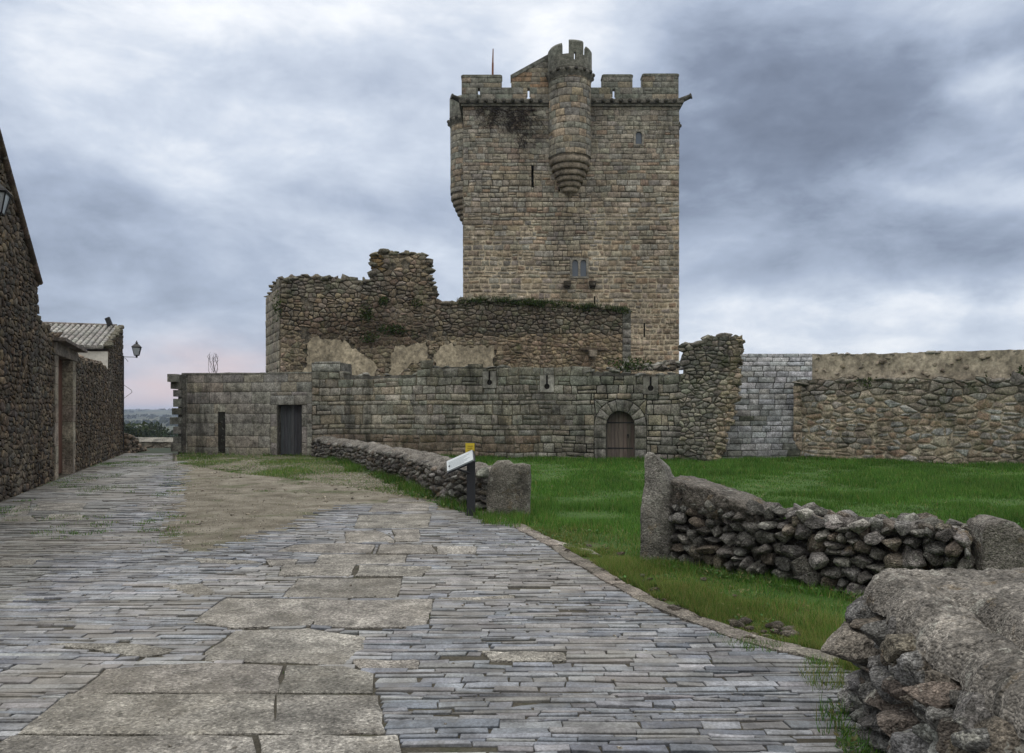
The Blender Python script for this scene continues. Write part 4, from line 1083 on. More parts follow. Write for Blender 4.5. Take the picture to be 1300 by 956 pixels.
for px in (720,752):
    mb=MB(); a,b=T(px,361); mb.prism(TP,[(a-.17,b-.12),(a+.17,b-.12),(a+.2,b+.14),(a-.2,b+.14)],.42,-.05,(.07,.06,.045)); mb.prism(TP,[(a-.14,b-.22),(a+.14,b-.22),(a+.17,b-.122),(a-.17,b-.122)],.25,-.05,(.06,.05,.04)); mb.build('corbel',M_TOWER,tw)
# string course with ball ornaments
SC=((.13,.125,.11))
mb=MB(); zc=T(0,133)[1]; o=.14
def ringbox(mb,z0,z1,out,tint):
    mb.box((X0-out,TY-out,z0),(X1+out,TY+.3,z1),tint); mb.box((X0-out,TY+TD-.3,z0),(X1+out,TY+TD+out,z1),tint)
    mb.box((X0-out,TY+.301,z0+.002),(X0+.3,TY+TD-.301,z1-.002),tint); mb.box((X1-.3,TY+.301,z0+.002),(X1+out,TY+TD-.301,z1-.002),tint)
ringbox(mb,zpar-.24,zpar-.10,.12,(.17,.165,.14)); ringbox(mb,zpar-.098,zpar+.06,.22,(.12,.115,.10)); ringbox(mb,zpar+.062,zpar+.16,.13,(.19,.185,.16))
mb.build('string_course',M_TOWER,tw)
BALL=MB(); BALL.ball((0,0,0),.125,(.075,.072,.062),14); ball0=BALL.build('ball_ornament',M_TOWER); BM=ball0.data; bpy.data.objects.remove(ball0)
def ball_part(p,parent,base,k=1.0):
    o=bpy.data.objects.new('ball_ornament',BM); COL.objects.link(o); o.parent=parent; o.location=Vector(p)-Vector(base); o.scale=(k,k,k)
a=.28
while a<TP.L:
    if not 4.75<a<7.2: ball_part(TP(a,zpar+.02,.24),tw,tw.location)
    a+=.5
# parapet walls and merlons
zp0=zpar+.16; zp1=T(0,111)[1]; PT=.55
def lic(a,b):
    c=random.choice(((.19,.195,.165),(.215,.21,.18),(.17,.175,.15),(.25,.22,.17))); return (jit(c,.12,.03),(.11,.11,.095),.007,.006,.012)
def keyhole(px,py0,py1):
    a=T(px,0)[0]; b0=T(0,py1)[1]; b1=T(0,py0)[1]; return [(a-.055,a+.055,b0+.13,b1),(a-.1,a+.1,b0,b0+.14)]
kh=keyhole(608,112,126)+keyhole(671,112,126)+keyhole(779,113,126)
mb=MB()
fa0,fa1=T(586,0)[0],T(861.5,0)[0]
cells=minus(coursed(fa0,fa1,zp0,zp1,(.28,.4),(.4,.9),85),kh)
emit(mb,cells,TP,lic,round_=.06,dome=.1,bev=.04)
for q in minus([[(fa0,zp0),(fa1,zp0),(fa1,zp1-.002),(fa0,zp1-.002)]],kh): mb.prism(TP,q,-.008,-.12,(.17,.17,.145))
kh2=[]
for k_ in range(0,len(kh),2): kh2.append((kh[k_][0]-.14,kh[k_][1]+.14,kh[k_+1][2],kh[k_][3]+.22))   # splayed embrasure behind each slit
for q in minus([[(fa0,zp0),(fa1,zp0),(fa1,zp1-.002),(fa0,zp1-.002)]],kh2): mb.prism(TP,q,-.121,-PT,(.17,.17,.145))
for (x0,y0,x1,y1) in ((X0,TY+PT+.001,X0+PT,TY+TD),(X1-PT,TY+PT+.001,X1,TY+TD),(X0+PT+.001,TY+TD-PT,X1-PT-.001,TY+TD)): mb.box((x0,y0,zp0),(x1,y1,zp1),(.18,.18,.155))
mb.box((X0+.5,TY+.5,zpar-.3),(X1-.5,TY+TD-.5,zpar-.1),(.2,.18,.15))
mb.build('parapet',M_TOWER,tw)
def merlon(px0,px1,py,pl=TP,aa=None,d=PT,hb=None):
    a0,a1=(T(px0,0)[0],T(px1,0)[0]) if aa is None else aa; zt=T(0,py)[1] if hb is None else hb; mb=MB()
    mb.prism(pl,[(a0,zp1),(a1,zp1),(a1,zt-.1),(a1-.07,zt-.008),(a0+.07,zt-.008),(a0,zt-.1)],-.008,-d,(.17,.175,.15))
    cs=coursed(a0,a1,zp1,zt-.14,(.24,.34),(.4,.8),int(a0*97)%999)
    emit(mb,cs,pl,lic,round_=.06,dome=.1,bev=.04)
    mb.prism(pl,[(a0-.03,zt-.139),(a1+.03,zt-.139),(a1+.02,zt-.05),(a1-.08,zt),(a0+.08,zt),(a0-.02,zt-.05)],.03,-d-.03,(.16,.165,.14))
    return mb.build('merlon',M_TOWER,tw)
merlon(586,637,95); merlon(764.5,803,94.5); merlon(815.5,861.5,93.5)
sp1=Plane((X0,TY+TD),(X0,TY)); sp2=Plane((X1,TY),(X1,TY+TD)); zm=T(0,95)[1]
for pl in (sp1,sp2):
    for a0,a1 in ((.6,2.6),(3.2,5.0),(7.2,9.0),(9.6,11.3)): merlon(0,0,0,pl,(a0,a1),PT,zm)
# stair turret wall with a sloping coping, left of the central turret
mb=MB(); st=[T(649,111),T(697,111),T(697,69),T(649,96)]
mb.prism(TP,st,-.008,-.5,(.19,.18,.15))
def stz(a): return st[3][1]+(st[2][1]-st[3][1])*(a-st[3][0])/(st[2][0]-st[3][0])
emit(mb,coursed(st[0][0],st[1][0],zp1,st[2][1]+.2,(.24,.34),(.3,.6),86),TP,lambda a,b:(jit(random.choice(((.20,.195,.165),(.24,.22,.17),(.27,.19,.125))),.12),(.2,.185,.14),.008,.006,.012),lambda a,b:b<stz(a)-.2,round_=.08,dome=.1)
mb.build('stair_wall',M_TOWER,tw)
mb=MB(); mb.prism(TP,[(st[3][0]-.04,st[3][1]-.2),(st[2][0],st[2][1]-.22),(st[2][0],st[2][1]+.02),(st[3][0]-.04,st[3][1]+.02)],.04,-.55,(.15,.155,.14)); mb.prism(TP,[(st[3][0]+.1,st[3][1]+.021+.05),(st[2][0],st[2][1]+.021),(st[2][0],st[2][1]+.06),(st[3][0]+.1,st[3][1]+.1)],-.1,-.5,(.13,.13,.12)); mb.build('coping',M_TOWER,tw)

def bartizan(cx,cy,ztop_scale=1.0, rot=0, zoff=0.0, full=True):
    r=1.17; zc=lambda y: EYE+(PY-y)/F*43.3+zoff
    e=bpy.data.objects.new('turret',None); COL.objects.link(e); e.parent=tw; e.location=Vector((cx,cy,zc(247)))-tw.location
    off=tuple(Vector((cx,cy,zc(247))))
    C=(cx,cy,0); cy_=Cyl(C,r); mb=MB()
    zb=zc(197); zt=zc(97)
    mb.lathe(C,[(r-.03,zb),(r-.03,zt)],40,(.16,.155,.13))
    emit(mb,coursed(-math.pi*r,math.pi*r,zb,zt,(.28,.42),(.4,.85),91),cy_,lambda a,b:(jit(random.choice(((.235,.225,.19),(.27,.25,.20),(.21,.205,.18),(.285,.235,.175))),.13,.03),(.08,.075,.062),.008,.01,.016),round_=.1,dome=.15,bev=.06)
    mb.build('shaft',M_TOWER,e,at=off)
    mb=MB(); prof=[]
    rings=((199,207,26.3),(207,214.5,23.5),(214.5,221.5,20.3),(221.5,228,17.2),(228,234.5,13.8),(234.5,240.5,10.2))
    prof.append((r*.98,zc(196)))
    for y0,y1,rp_ in rings:
        rr=rp_*.0433
        for t in np.linspace(0,math.pi,8): prof.append((rr-.07+.085*math.sin(t),zc(y0+(y1-y0)*(1-math.cos(t))/2)))
    for t in np.linspace(.2,1,5): prof.append((max(.01,.24*math.cos(t*math.pi/2)),zc(240.5+7*t)))
    mb.lathe(C,prof[::-1],40,(.215,.185,.145)); mb.build('corbel',M_TOWER,e,at=off)
    mb=MB(); zr=zc(94)
    mb.lathe(C,[(r,zc(100)),(r+.05,zc(98)),(r+.06,zc(96)),(r+.14,zc(94)),(r+.14,zc(91)),(r+.05,zc(89)),(r+.03,zc(87))],40,(.14,.135,.115))
    mb.build('string_course',M_TOWER,e,at=off)
    for k in range(16): t=2*math.pi*(k+.5)/16; ball_part((cx+(r+.13)*math.sin(t),cy-(r+.13)*math.cos(t),zc(91.5)),e,off,.95)
    mb=MB(); ro,ri=r+.06,r-.16; zpp=zc(73); zq=zc(88)
    segs=[]
    def shell(a0,a1,z0,z1,col,n,rt=False):
        ts=np.linspace(a0,a1,n+1); pr=[(ri,z0),(ro,z0),(ro,z1-(.12 if rt else 0)),(ro-.08,z1),(ri+.08,z1),(ri,z1-(.12 if rt else 0))]
        mbv=[]; m=len(pr)
        for t in ts:
            for q,z in pr: mbv.append((cx+q*math.sin(t),cy-q*math.cos(t),z))
        fs=[(i*m+k,(i+1)*m+k,(i+1)*m+(k+1)%m,i*m+(k+1)%m) for i in range(n) for k in range(m)]+[tuple(range(m-1,-1,-1)),tuple(range(n*m,n*m+m))]
        mb.add(mbv,fs,col)
    # keyhole in the merlon that looks out: leave a narrow gap in the ring
    ka=R(9)+rot; kw=.05/r; kz0,kz1=zc(80.5),zc(72)
    shell(ka+kw,ka+2*math.pi-kw,zq,zpp,(.17,.17,.145),44); shell(ka-kw,ka+kw,zq,kz0,(.17,.17,.145),1)
    mers=[(-90,-27,58),(-7,33,55),(47,93,60),(118,165,58),(190,238,57)]
    for m0,m1,y in mers:
        a0,a1=R(m0)+rot,R(m1)+rot; z1=zc(y)
        if a0<ka<a1:
            shell(a0,ka-kw,zpp+.001,kz1+.02,(.165,.172,.145),3); shell(ka+kw,a1,zpp+.001,kz1+.02,(.165,.172,.145),3); shell(a0,a1,kz1+.021,z1,(.165,.172,.145),7,True)
        else: shell(a0,a1,zpp+.001,z1,(.165,.172,.145),8,True)
    mb.build('parapet',M_TOWER,e,at=off)
    return e
bartizan((724-PX)/F*43.6,TY,1)
bartizan(X0,TY+6.0,1,-math.pi/2,-.35)
bartizan(X1,TY+6.0,1,math.pi/2,-.6)
# gargoyle spouts on the corners
for sx,px in ((-1,0),(1,0)):
    mb=MB(); x=X0 if sx<0 else X1; p0=Vector((x-.1*sx,TY+.1,zpar+.05)); p1=Vector((x+.58*sx,TY-.25,zpar+.24 if sx>0 else zpar+.22))
    mb.tube(p0,p1,.18,.13,8,(.07,.07,.062)); mb.tube(p1,p1+Vector((.06*sx,-.03,.015)),.17,.16,8,(.07,.07,.062)); mb.build('gargoyle_spout',M_TOWER,tw)
# rooftop pole, dry climber
mb=MB(); c=P(625,97,46.5); mb.tube(c-Vector((0,0,2.2)),P(625.6,80,46.5),.07,.06,6); mb.tube(P(625.6,80,46.5),P(626,62,46.5),.05,.03,6)
tag(mb.build('rooftop_pole',M_RUST,at=c-Vector((0,0,2.2))),'thin rusty pole rising behind the left battlement of the keep','pole')
mb=MB(); rs3=random.Random(9)
for k in range(330):
    a=T(rs3.uniform(608,682),0)[0]; x=PX+(X0+a)/TY*F
    y=rs3.triangular(128,166,140) if x>640 else rs3.uniform(132,160)
    p=TP(a,T(0,y)[1],.06); 
    if x>652 and rs3.random()<.35: y=rs3.uniform(140,182); p=TP(a,T(0,y)[1],.06)
    elif noise.noise(Vector((x*.09,y*.09,1)))<-.02: continue
    for s in range(3):
        q=p+Vector((rs3.uniform(-.35,.35),rs3.uniform(-.10,.05),rs3.uniform(-.42,.12))); mb.tube(p,q,.016,.008,4,caps=False); p=q
tag(mb.build('climbing_plant',M_TWIG,at=TP(T(645,0)[0],T(0,165)[1],0)),'dark dry climbing plant hanging below the left battlement of the keep','plant')

# ================================================================== plants on the walls
GR=((.035,.06,.018),(.05,.085,.025),(.028,.045,.016),(.075,.09,.03))
def plant(name,label,cat,spots,seed_group=None):
    for (c,rad,n,s,lb) in spots:
        mb=MB(); leaves(mb,c,rad,n,s,GR,up=.8); o=mb.build(name,M_LEAF,at=(c[0],c[1],c[2]-rad[2])); tag(o,lb,cat,seed_group)
def iv(px,py,d=.12): a,b=IW.az(px,py); return IW(a,b,d)
mb=MB()
for i in range(150):
    px=U(585,795); a,b=IW.az(px,np.interp(px,[585,620,700,800],[380,378,383,392])); p=IW(a,b,U(-.3,.12)); tufts(mb,(p.x,p.y,p.z-.12+U(-.12,.05)),.22,26,.26,GR,.02)
    if i%3==0: leaves(mb,p+Vector((0,-.1,-.1-U(0,.25))),(.25,.12,.14),26,.11,GR)
tag(mb.build('wall_top_growth',M_LEAF,at=iv(690,384)),'green growth along the top of the ruined wall in front of the keep','plant')
plant('wall_plant','', 'plant',[
 (iv(466,399,.2),(.35,.2,.45),150,.14,'dark green bush growing low on the ruined wall left of its stub'),
 (iv(487,384,.15),(.3,.15,.3),110,.13,'dark green bush growing high on the ruined wall under the stub'),
 (iv(497,420,.15),(.75,.2,.3),240,.14,'wide dark green bush spreading over the ruined wall above the plaster'),
 (iv(529,386,.15),(.3,.15,.25),90,.12,'small green bush on the ruined wall stub near its right edge'),
 (iv(353,392,.25),(.2,.2,.7),130,.13,'narrow green creeper on the left corner of the ruined wall'),
 (iv(468,430,.15),(.5,.15,.25),120,.13,'low green bush between the plaster patches of the ruined wall'),
 (CW(CW.az(800,460)[0],3.3,-.5),(.9,.3,.28),200,.13,'green bush on the wall top at the foot of the keep'),
 (P(1296,480,24.1)+Vector((0,-.1,0)),(.28,.2,.4),150,.12,'green bush on the ledge at the right end of the tan wall'),
 (P(1100,487,26.6),(.5,.12,.2),110,.1,'green plants hanging over the ledge at the left of the tan wall'),
 (P(1255,487,24.6),(.3,.12,.2),80,.1,'small green plants on the ledge of the tan wall near its bush'),
 ],'plants growing on the old walls')
mb=MB()
for k in range(9):
    p=CW(CW.az(262+U(-4,6),475)[0],3.15,-.4); 
    for s in range(5):
        q=p+Vector((U(-.07,.07),U(-.05,.05),U(.1,.2))); mb.tube(p,q,.009,.006,4,caps=False)
        if s>1: mb.tube(q,q+Vector((U(-.14,.14),0,U(.04,.14))),.006,.003,4,caps=False)
        p=q
tag(mb.build('bare_shrub',M_TWIG,at=CW(CW.az(262,475)[0],3.15,-.4)),'thin bare twigs growing on the left end of the grey wall','plant')

# ================================================================== DRY STONE WALL behind the sign
RC=((.14,.134,.122),(.18,.174,.162),(.11,.105,.098),(.16,.138,.114),(.21,.204,.19))
def rockface(mb,path,a0,a1,b0,topf,sx,sy,seed,sub,depth=.16,cols=RC,jt=.4,skip=None):
    for c in voronoi(a0,a1,b0,b0+2,sx,sy,seed,jt):
        n=len(c); cx=sum(p[0] for p in c)/n; cy=sum(p[1] for p in c)/n
        if cy>topf(cx) or (skip and skip(cx,cy)): continue
        w=(max(p[0] for p in c)-min(p[0] for p in c))/2; h=(max(p[1] for p in c)-min(p[1] for p in c))/2
        p,nn=path.frame(cx) if isinstance(path,Path) else (path.o+path.u*cx,path.n)
        u=Vector((-nn.y,nn.x,0)); ax=(u,Vector((nn.x,nn.y,0)),Vector((0,0,1)))
        q=Vector((p.x,p.y,cy))+Vector((nn.x,nn.y,0))*U(-.05,.02)
        rock(mb,q,(w*1.0,depth*U(.75,1.15),h*1.02),jit(random.choice(cols),.22,.03),sub,ax,.16)
def cap(mb,path,a0,a1,prof,step,tint,amp=.03,out=0.0):
    n=max(2,int((a1-a0)/step)); vs=[]; m=None
    for i in range(n+1):
        a=a0+(a1-a0)*i/n; pr=prof(a); m=len(pr)
        for (d,z) in pr:
            p=path(a,z,d); e=amp*fbm(p.x*2.5,p.y*2.5,z*2.5)+amp*.5*fbm(p.x*9,p.y*9,z*9); nn_=path.frame(a)[1]; e2=out*(fbm(p.x*5,p.y*5,p.z*7)+.6*fbm(p.x*14,p.y*14,p.z*14)); vs.append(p+Vector((nn_.x*e2,nn_.y*e2,e)))
    mb.add(vs,[(i*m+k,(i+1)*m+k,(i+1)*m+k+1,i*m+k+1) for i in range(n) for k in range(m-1)]+[tuple(range(m)),tuple(range((n+1)*m-1,n*m-1,-1))],tint,True)
mb=MB(); rockface(mb,RUBW,0,RUBW.L,-1.2,rubt,.3,.2,131,2,.16,((.11,.088,.068),(.085,.072,.058),(.13,.10,.075)))
mb.prism(lambda a,b,d:RUBW(a,b,d),[(0,-1.5),(8.5,-1.5),(8.5,-1.0),(4.2,-.25),(2,.4),(0,.75)],-.1,-.5,(.05,.042,.034))
tag(mb.build('rubble_wall',M_STREET,at=rw(2,-1,0)),'broken dark rubble wall dropping away past the small house','wall')
LW=Path([(-7.4,29.4),(-5.84,26.7),(-3.6,21.05),(-2.34,18.0),(-1.39,14.8),(-.85,13.5),(-.42,12.75)])
lwt=thing('dry_stone_wall','low dry stone wall with mortar cap running from the sign to the castle','wall',LW(8,0,-.2),'dry stone walls')
LW2=LW
sgn=1
tst,nn=LW.frame(8)
if nn.x>0: pass
# the visible side looks towards the street (left/front)
class Flip(Path):
    def frame(s,a):
        q,n=Path.frame(s,a); return q,-n
_q,_n=LW.frame(8.0)
if _n.x*(-1)+_n.y*(-1)<0: LW=Flip([tuple(p) for p in LW.p])
lt_f=lambda a: .53+.05*fbm(a*.5,0,0)
mb=MB(); rockface(mb,LW,0,LW.L,-.03,lambda a:lt_f(a)+.06,.19,.12,101,2,.14)
# rear side stones
rockface(mb,Path([tuple(LW(a,0,-.55).xy) for a in np.linspace(LW.L,0,14)]),0,LW.L-.5,-.03,lambda a:.5,.3,.18,102,1,.1)
cap(mb,LW,0,LW.L,lambda a:[(-.06,-.05),(-.04,lt_f(a)-.05)]+[(-.05,lt_f(a)-.04)],.4,(.04,.038,.035),.0)
mb.build('stones',M_ROCK,lwt)
mb=MB(); cap(mb,LW,0,LW.L-.1,lambda a:[(.02,lt_f(a)-.04),(.05,lt_f(a)+.02),(.01,lt_f(a)+.07),(-.10,lt_f(a)+.13),(-.25,lt_f(a)+.17),(-.4,lt_f(a)+.17),(-.55,lt_f(a)+.12),(-.6,lt_f(a)),(-.58,-.05)],.09,(.175,.163,.145),.075,.07)
mb.build('mortar_cap',M_CAP,lwt)

def monolith(name,label,px_out,Y,thick,tint,loc,amp=.03,skew=(0,0),grp=None,arris=None):
    n0=len(px_out); pts=[]
    for i in range(n0):
        a=Vector(px_out[i]); b=Vector(px_out[(i+1)%n0]); L=(b-a).length; n=max(2,int(L/7))
        for k in range(n): pts.append(a.lerp(b,k/n))
    pts=[P(p.x,p.y,Y) for p in pts]; n=len(pts); c=sum(pts,Vector())/n; mb=MB(); vs=[]
    prof=[(.86,0),(.94,.06),(.985,.18),(1.0,.35),(1.0,.7),(.97,.9),(.86,1.0)]
    for k,t in prof:
        for p in pts:
            q=c+(p-c)*k; q=Vector((q.x+skew[0]*t,q.y+t*thick+skew[1]*t*(q.x-c.x),q.z))
            if arris: q.y+=max(0,q.x-arris[0]-.03*noise.noise(Vector((q.z*3,1,1))))*arris[1]-max(0,arris[0]-q.x)*.12
            e=amp*noise.fractal(q*2.6,1,2,5); d=(q-c); d.y=0
            vs.append(q+d.normalized()*e+Vector((0,amp*.7*noise.fractal(q*3+Vector((9,0,0)),1,2,5),0)))
    m=len(prof)
    fs=[(j*n+i,(j+1)*n+i,(j+1)*n+(i+1)%n,j*n+(i+1)%n) for j in range(m-1) for i in range(n)]
    for j,rev in ((0,1),(m-1,0)):                        # close the faces with shrinking rings so they can be rough
        base=j*n; prev=[base+i for i in range(n)]
        for s in (.85,.7,.55,.4,.25,.1):
            cur=[]
            for i in range(n):
                q=vs[base+i]; cc=Vector((c.x+skew[0]*prof[j][1],q.y,c.z)); w=cc+(q-cc)*s; w=Vector((w.x,(max(0,w.x-arris[0])*arris[1] if arris else 0)*0+w.y+(-.006 if rev else .006)+amp*.5*noise.fractal(w*4.2,1,2,5),w.z)); cur.append(len(vs)); vs.append(w)
            fs+=[((prev[i],cur[i],cur[(i+1)%n],prev[(i+1)%n]) if not rev else (prev[i],prev[(i+1)%n],cur[(i+1)%n],cur[i])) for i in range(n)]; prev=cur
        fs.append(tuple(prev) if rev else tuple(prev[::-1]))
    mb.add(vs,fs,tint,True)
    return tag(mb.build(name,M_MENHIR,at=loc),label,'stone',grp)
monolith('standing_stone','broad upright granite slab with flat rough top beside the sign',[(618,672),(617,640),(619,604),(624,592),(632,586),(646,586),(652,590),(664,589),(673,592),(674,610),(674,640),(671,672)],12.2,.24,(.19,.18,.155),P(645,660,12.2),.035,(.0,.1),'upright stones at the meadow entrance')
mb=MB(); rock(mb,P(612,597,12.75)+Vector((0,0,-.05)),(.14,.18,.1),(.24,.25,.21),3); tag(mb.build('cap_stone',M_MENHIR,at=P(612,606,12.75)),'small pale flat stone capping the wall between sign and upright slab','stone')
def pillar(name,label,left,right,top,Y,foot,ar,tint,loc,amp,grp):
    """left/right outline in the photograph as (y, x) rows; foot: where the plan corners stand; lofted from level sections"""
    zb=-.12; N=34; M=56; mb=MB(); vs=[]; zt=EYE+(PY-top)/F*Y
    for j in range(N+1):
        z=zb+(zt-zb)*j/N; py=PY-(z-EYE)/Y*F
        xl=(np.interp(py,[q[0] for q in left],[q[1] for q in left])-PX)/F*Y; xr=(np.interp(py,[q[0] for q in right],[q[1] for q in right])-PX)/F*Y
        w=xr-xl; pl=[(xl+f*w,Y+d) for f,d in foot]
        per=[math.dist(pl[i],pl[(i+1)%len(pl)]) for i in range(len(pl))]; tot=sum(per)
        for k in range(M):
            t=tot*k/M; i=0
            while t>per[i]: t-=per[i]; i+=1
            a=Vector(pl[i]); b=Vector(pl[(i+1)%len(pl)]); p=a.lerp(b,t/max(1e-6,per[i])); c=Vector((xl+w/2,Y+ar)); d=(p-c)
            q=Vector((p.x,p.y,z)); e=amp*(noise.fractal(q*3,1,2,5)+.35*noise.fractal(q*11,1,2,3)); r_=d.normalized()*(e-.012)
            vs.append((p.x+r_.x,p.y+r_.y,z+amp*.3*noise.noise(q*4)))
    fs=[(j*M+k,j*M+(k+1)%M,(j+1)*M+(k+1)%M,(j+1)*M+k) for j in range(N) for k in range(M)]
    base=N*M; prev=[base+k for k in range(M)]; c=sum((Vector(vs[i]) for i in prev),Vector())/M
    for s_ in (.8,.55,.3,.1):
        cur=[]
        for k in range(M):
            w=c+(Vector(vs[base+k])-c)*s_; cur.append(len(vs)); vs.append((w.x,w.y,w.z+.012*(1-s_)+amp*.4*noise.fractal(w*6,1,2,4)))
        fs+=[(prev[k],prev[(k+1)%M],cur[(k+1)%M],cur[k]) for k in range(M)]; prev=cur
    fs.append(tuple(prev)); mb.add(vs,fs,tint,True)
    return tag(mb.build(name,M_MENHIR,at=loc),label,'stone',grp)
pillar('standing_stone','tall upright granite pillar with slanting pointed top at the meadow entrance',
 [(576,826),(579,822),(585,820),(600,818),(640,816),(690,813),(740,811)],[(576,834),(579,838),(584,846),(594,855),(606,862),(614,867),(650,868),(740,869)],576,8.42,[(0,.05),(.3,.005),(.66,0),(1,.20),(.97,.36),(.1,.34)],.18,(.19,.183,.165),P(840,716,8.42),.028,'upright stones at the meadow entrance')
pillar('standing_stone','squat round-topped granite post at the end of the loose wall',
 [(661,1270),(664,1260),(668,1254),(680,1251),(700,1251),(760,1249)],[(661,1288),(664,1300),(668,1308),(680,1318),(700,1321),(760,1322)],661,6.25,[(0,.04),(.35,0),(.8,.02),(1,.12),(.98,.36),(.5,.42),(.05,.36)],.2,(.15,.14,.125),P(1276,740,6.25),.03,'upright stones at the meadow entrance')

# sign
sg=thing('information_sign','black post sign with yellow plate and tilted pale panel beside the wall','sign',(0,0,0))
sc_=P(598,652,12.3); sc_.z=-.01; sg.location=sc_
mb=MB(); w=.065; mb.box(tuple(sc_+Vector((-w,-.02,0))),tuple(sc_+Vector((w,.06,1.16)))); mb.build('post',M_SIGNPOST,sg)
mb=MB(); mb.box(tuple(sc_+Vector((-.085,-.031,.965))),tuple(sc_+Vector((.055,-.0205,1.15)))); p_=mb.build('yellow_plate',M_YELLOW,sg)
mb=MB()
for k in range(4): mb.box(tuple(sc_+Vector((-.055,-.0335,1.0+k*.032))),tuple(sc_+Vector((.02+.01*(k%2),-.0315,1.012+k*.032))))
mb.build('print',M_OCHRE,p_,at=tuple(sc_))
mb=MB(); Mx=Matrix.Translation(sc_+Vector((-.16,-.18,.88)))@Matrix.Rotation(R(-8),4,'Z')@Matrix.Rotation(R(-24),4,'Y')@Matrix.Rotation(R(32),4,'X')
mb.box((-.22,-.14,-.012),(.22,.14,.012),M=Mx); pn_=mb.build('panel',M_PANEL,sg)
mb=MB()
for k in range(6): mb.box((-.19,-.11+k*.035,.0125),(.12+.05*(k%3-1),-.10+k*.035,.0145),M=Mx)
mb.build('print',M_PRINT,pn_,at=tuple(sc_))
mb=MB(); Mx2=Mx.copy(); mb.box((-.235,-.155,-.034),(.235,.155,-.0135),M=Mx2); mb.tube(sc_+Vector((-.02,-.01,.68)),sc_+Vector((-.33,-.2,.80)),.016,n=6); mb.tube(sc_+Vector((0,-.01,.9)),sc_+Vector((-.1,-.17,.875)),.014,n=6); mb.build('panel_tray',M_SIGNPOST,sg)

# ================================================================== LOOSE WALL on the right
RWp=Path([(1.70,8.56),(2.35,7.8),(2.95,7.12),(3.4,6.7),(3.74,6.40)])
_q,_n=RWp.frame(1.0)
if _n.y>0: RWp=Flip([tuple(p) for p in RWp.p])
dw=thing('dry_stone_wall','loose dry stone wall of round grey boulders beside the tall granite pillar','wall',RWp(1.3,0,-.2),'dry stone walls')
acap=1.08
rt_f=lambda a: (np.interp(a,[0,acap],[.66,.52]) if a<acap else .60+.045*fbm(a*2.2,0,3))
mb=MB(); rockface(mb,RWp,0,RWp.L,-.04,lambda a:rt_f(a)+(.10 if a<acap-.1 else 0),.155,.105,111,3,.14)
BKp=Path([tuple(RWp(a,0,-.42).xy) for a in np.linspace(RWp.L,0,8)])
rockface(mb,BKp,0,BKp.L,-.04,lambda a:.5,.24,.16,112,2,.12)
for a in np.arange(acap,RWp.L,.13):                      # the untidy top course
    for d in (-.05,-.22,-.38): rock(mb,RWp(a+U(-.05,.05),rt_f(a)+U(.0,.05),d),(U(.07,.13),U(.08,.13),U(.05,.085)),jit(random.choice(RC),.25),3)
cap(mb,RWp,0,RWp.L,lambda a:[(-.10,-.05),(-.08,rt_f(a)-.02),(-.36,rt_f(a)-.02),(-.34,-.05)],.3,(.05,.047,.042),0)
mb.build('stones',M_ROCK,dw)
mb=MB(); ct=lambda a: float(np.interp(a,[-.1,.25,.6,.9,acap],[.915,.86,.80,.73,.60]))
cap(mb,RWp,.02,acap,lambda a:[(-.02,rt_f(a)-.06)]+[(.045,rt_f(a)*(1-k)+(ct(a)-.03)*k) for k in (0,.2,.4,.6,.8,.95)]+[(.05,ct(a)-.012),(.03,ct(a)+.006),(-.04,ct(a)+.012),(-.12,ct(a)+.015),(-.2,ct(a)+.018),(-.3,ct(a)+.01),(-.38,ct(a)),(-.42,ct(a)-.05),(-.45,.3)],.02,(.125,.114,.10),.018,.06)
mb.build('mortar_cap',M_CAP,dw)
def loose(px,py,Y,r,tint,label):
    c=P(px,py,Y); mb=MB(); rock(mb,c,r,tint,3); tag(mb.build('loose_stone',M_ROCK,at=c-Vector((0,0,r[2]))),label,'stone','pale stones lying on the loose wall')
loose(1022,653,7.3,(.09,.09,.085),(.40,.385,.35),'pale top-shaped stone on the loose wall right beside its mortar cap')
loose(1092,668,6.95,(.105,.1,.075),(.36,.34,.315),'pale rounded stone on the loose wall, midway to the squat post')

# ================================================================== NEAR WALL in the corner
NW=Path([(2.7,4.40),(2.2,4.36),(1.94,4.22),(1.84,3.98),(1.77,3.6),(1.68,3.1),(1.55,2.4),(1.44,1.6),(1.38,.6)])
_q,_n=NW.frame(2.2)
if _n.x>0: NW=Flip([tuple(p) for p in NW.p])
nw=thing('boulder_wall','massive rough boulder wall with lumpy mortar top in the near right corner','wall',(2.2,2.8,-.1),'dry stone walls')
groove=[(2.25,3.86),(2.06,3.62),(2.02,3.34),(2.1,3.02),(2.3,2.7)]
gpath=Path([(1.98,3.72),(2.02,3.5),(2.0,3.3),(1.93,3.05),(1.9,2.7),(1.95,2.2)])
def seg_d(x,y):
    best=9
    for p,q in zip(gpath.p,gpath.p[1:]):
        w=Vector((x,y)); t=max(0,min(1,(w-p).dot(q-p)/(q-p).length_squared)); best=min(best,(w-p-(q-p)*t).length)
    return best
mb=MB(); NX,NY=190,300; vs=[]
ys=np.linspace(.5,4.36,NY)
def leftx(y): return -.03+.05*fbm(y*3,0,2)+.03*fbm(y*9,0,2)+float(np.interp(y,[.5,1.6,2.4,3.1,3.6,4.0,4.2,4.3,4.36],[1.40,1.46,1.57,1.69,1.77,1.83,1.92,2.06,2.3]))
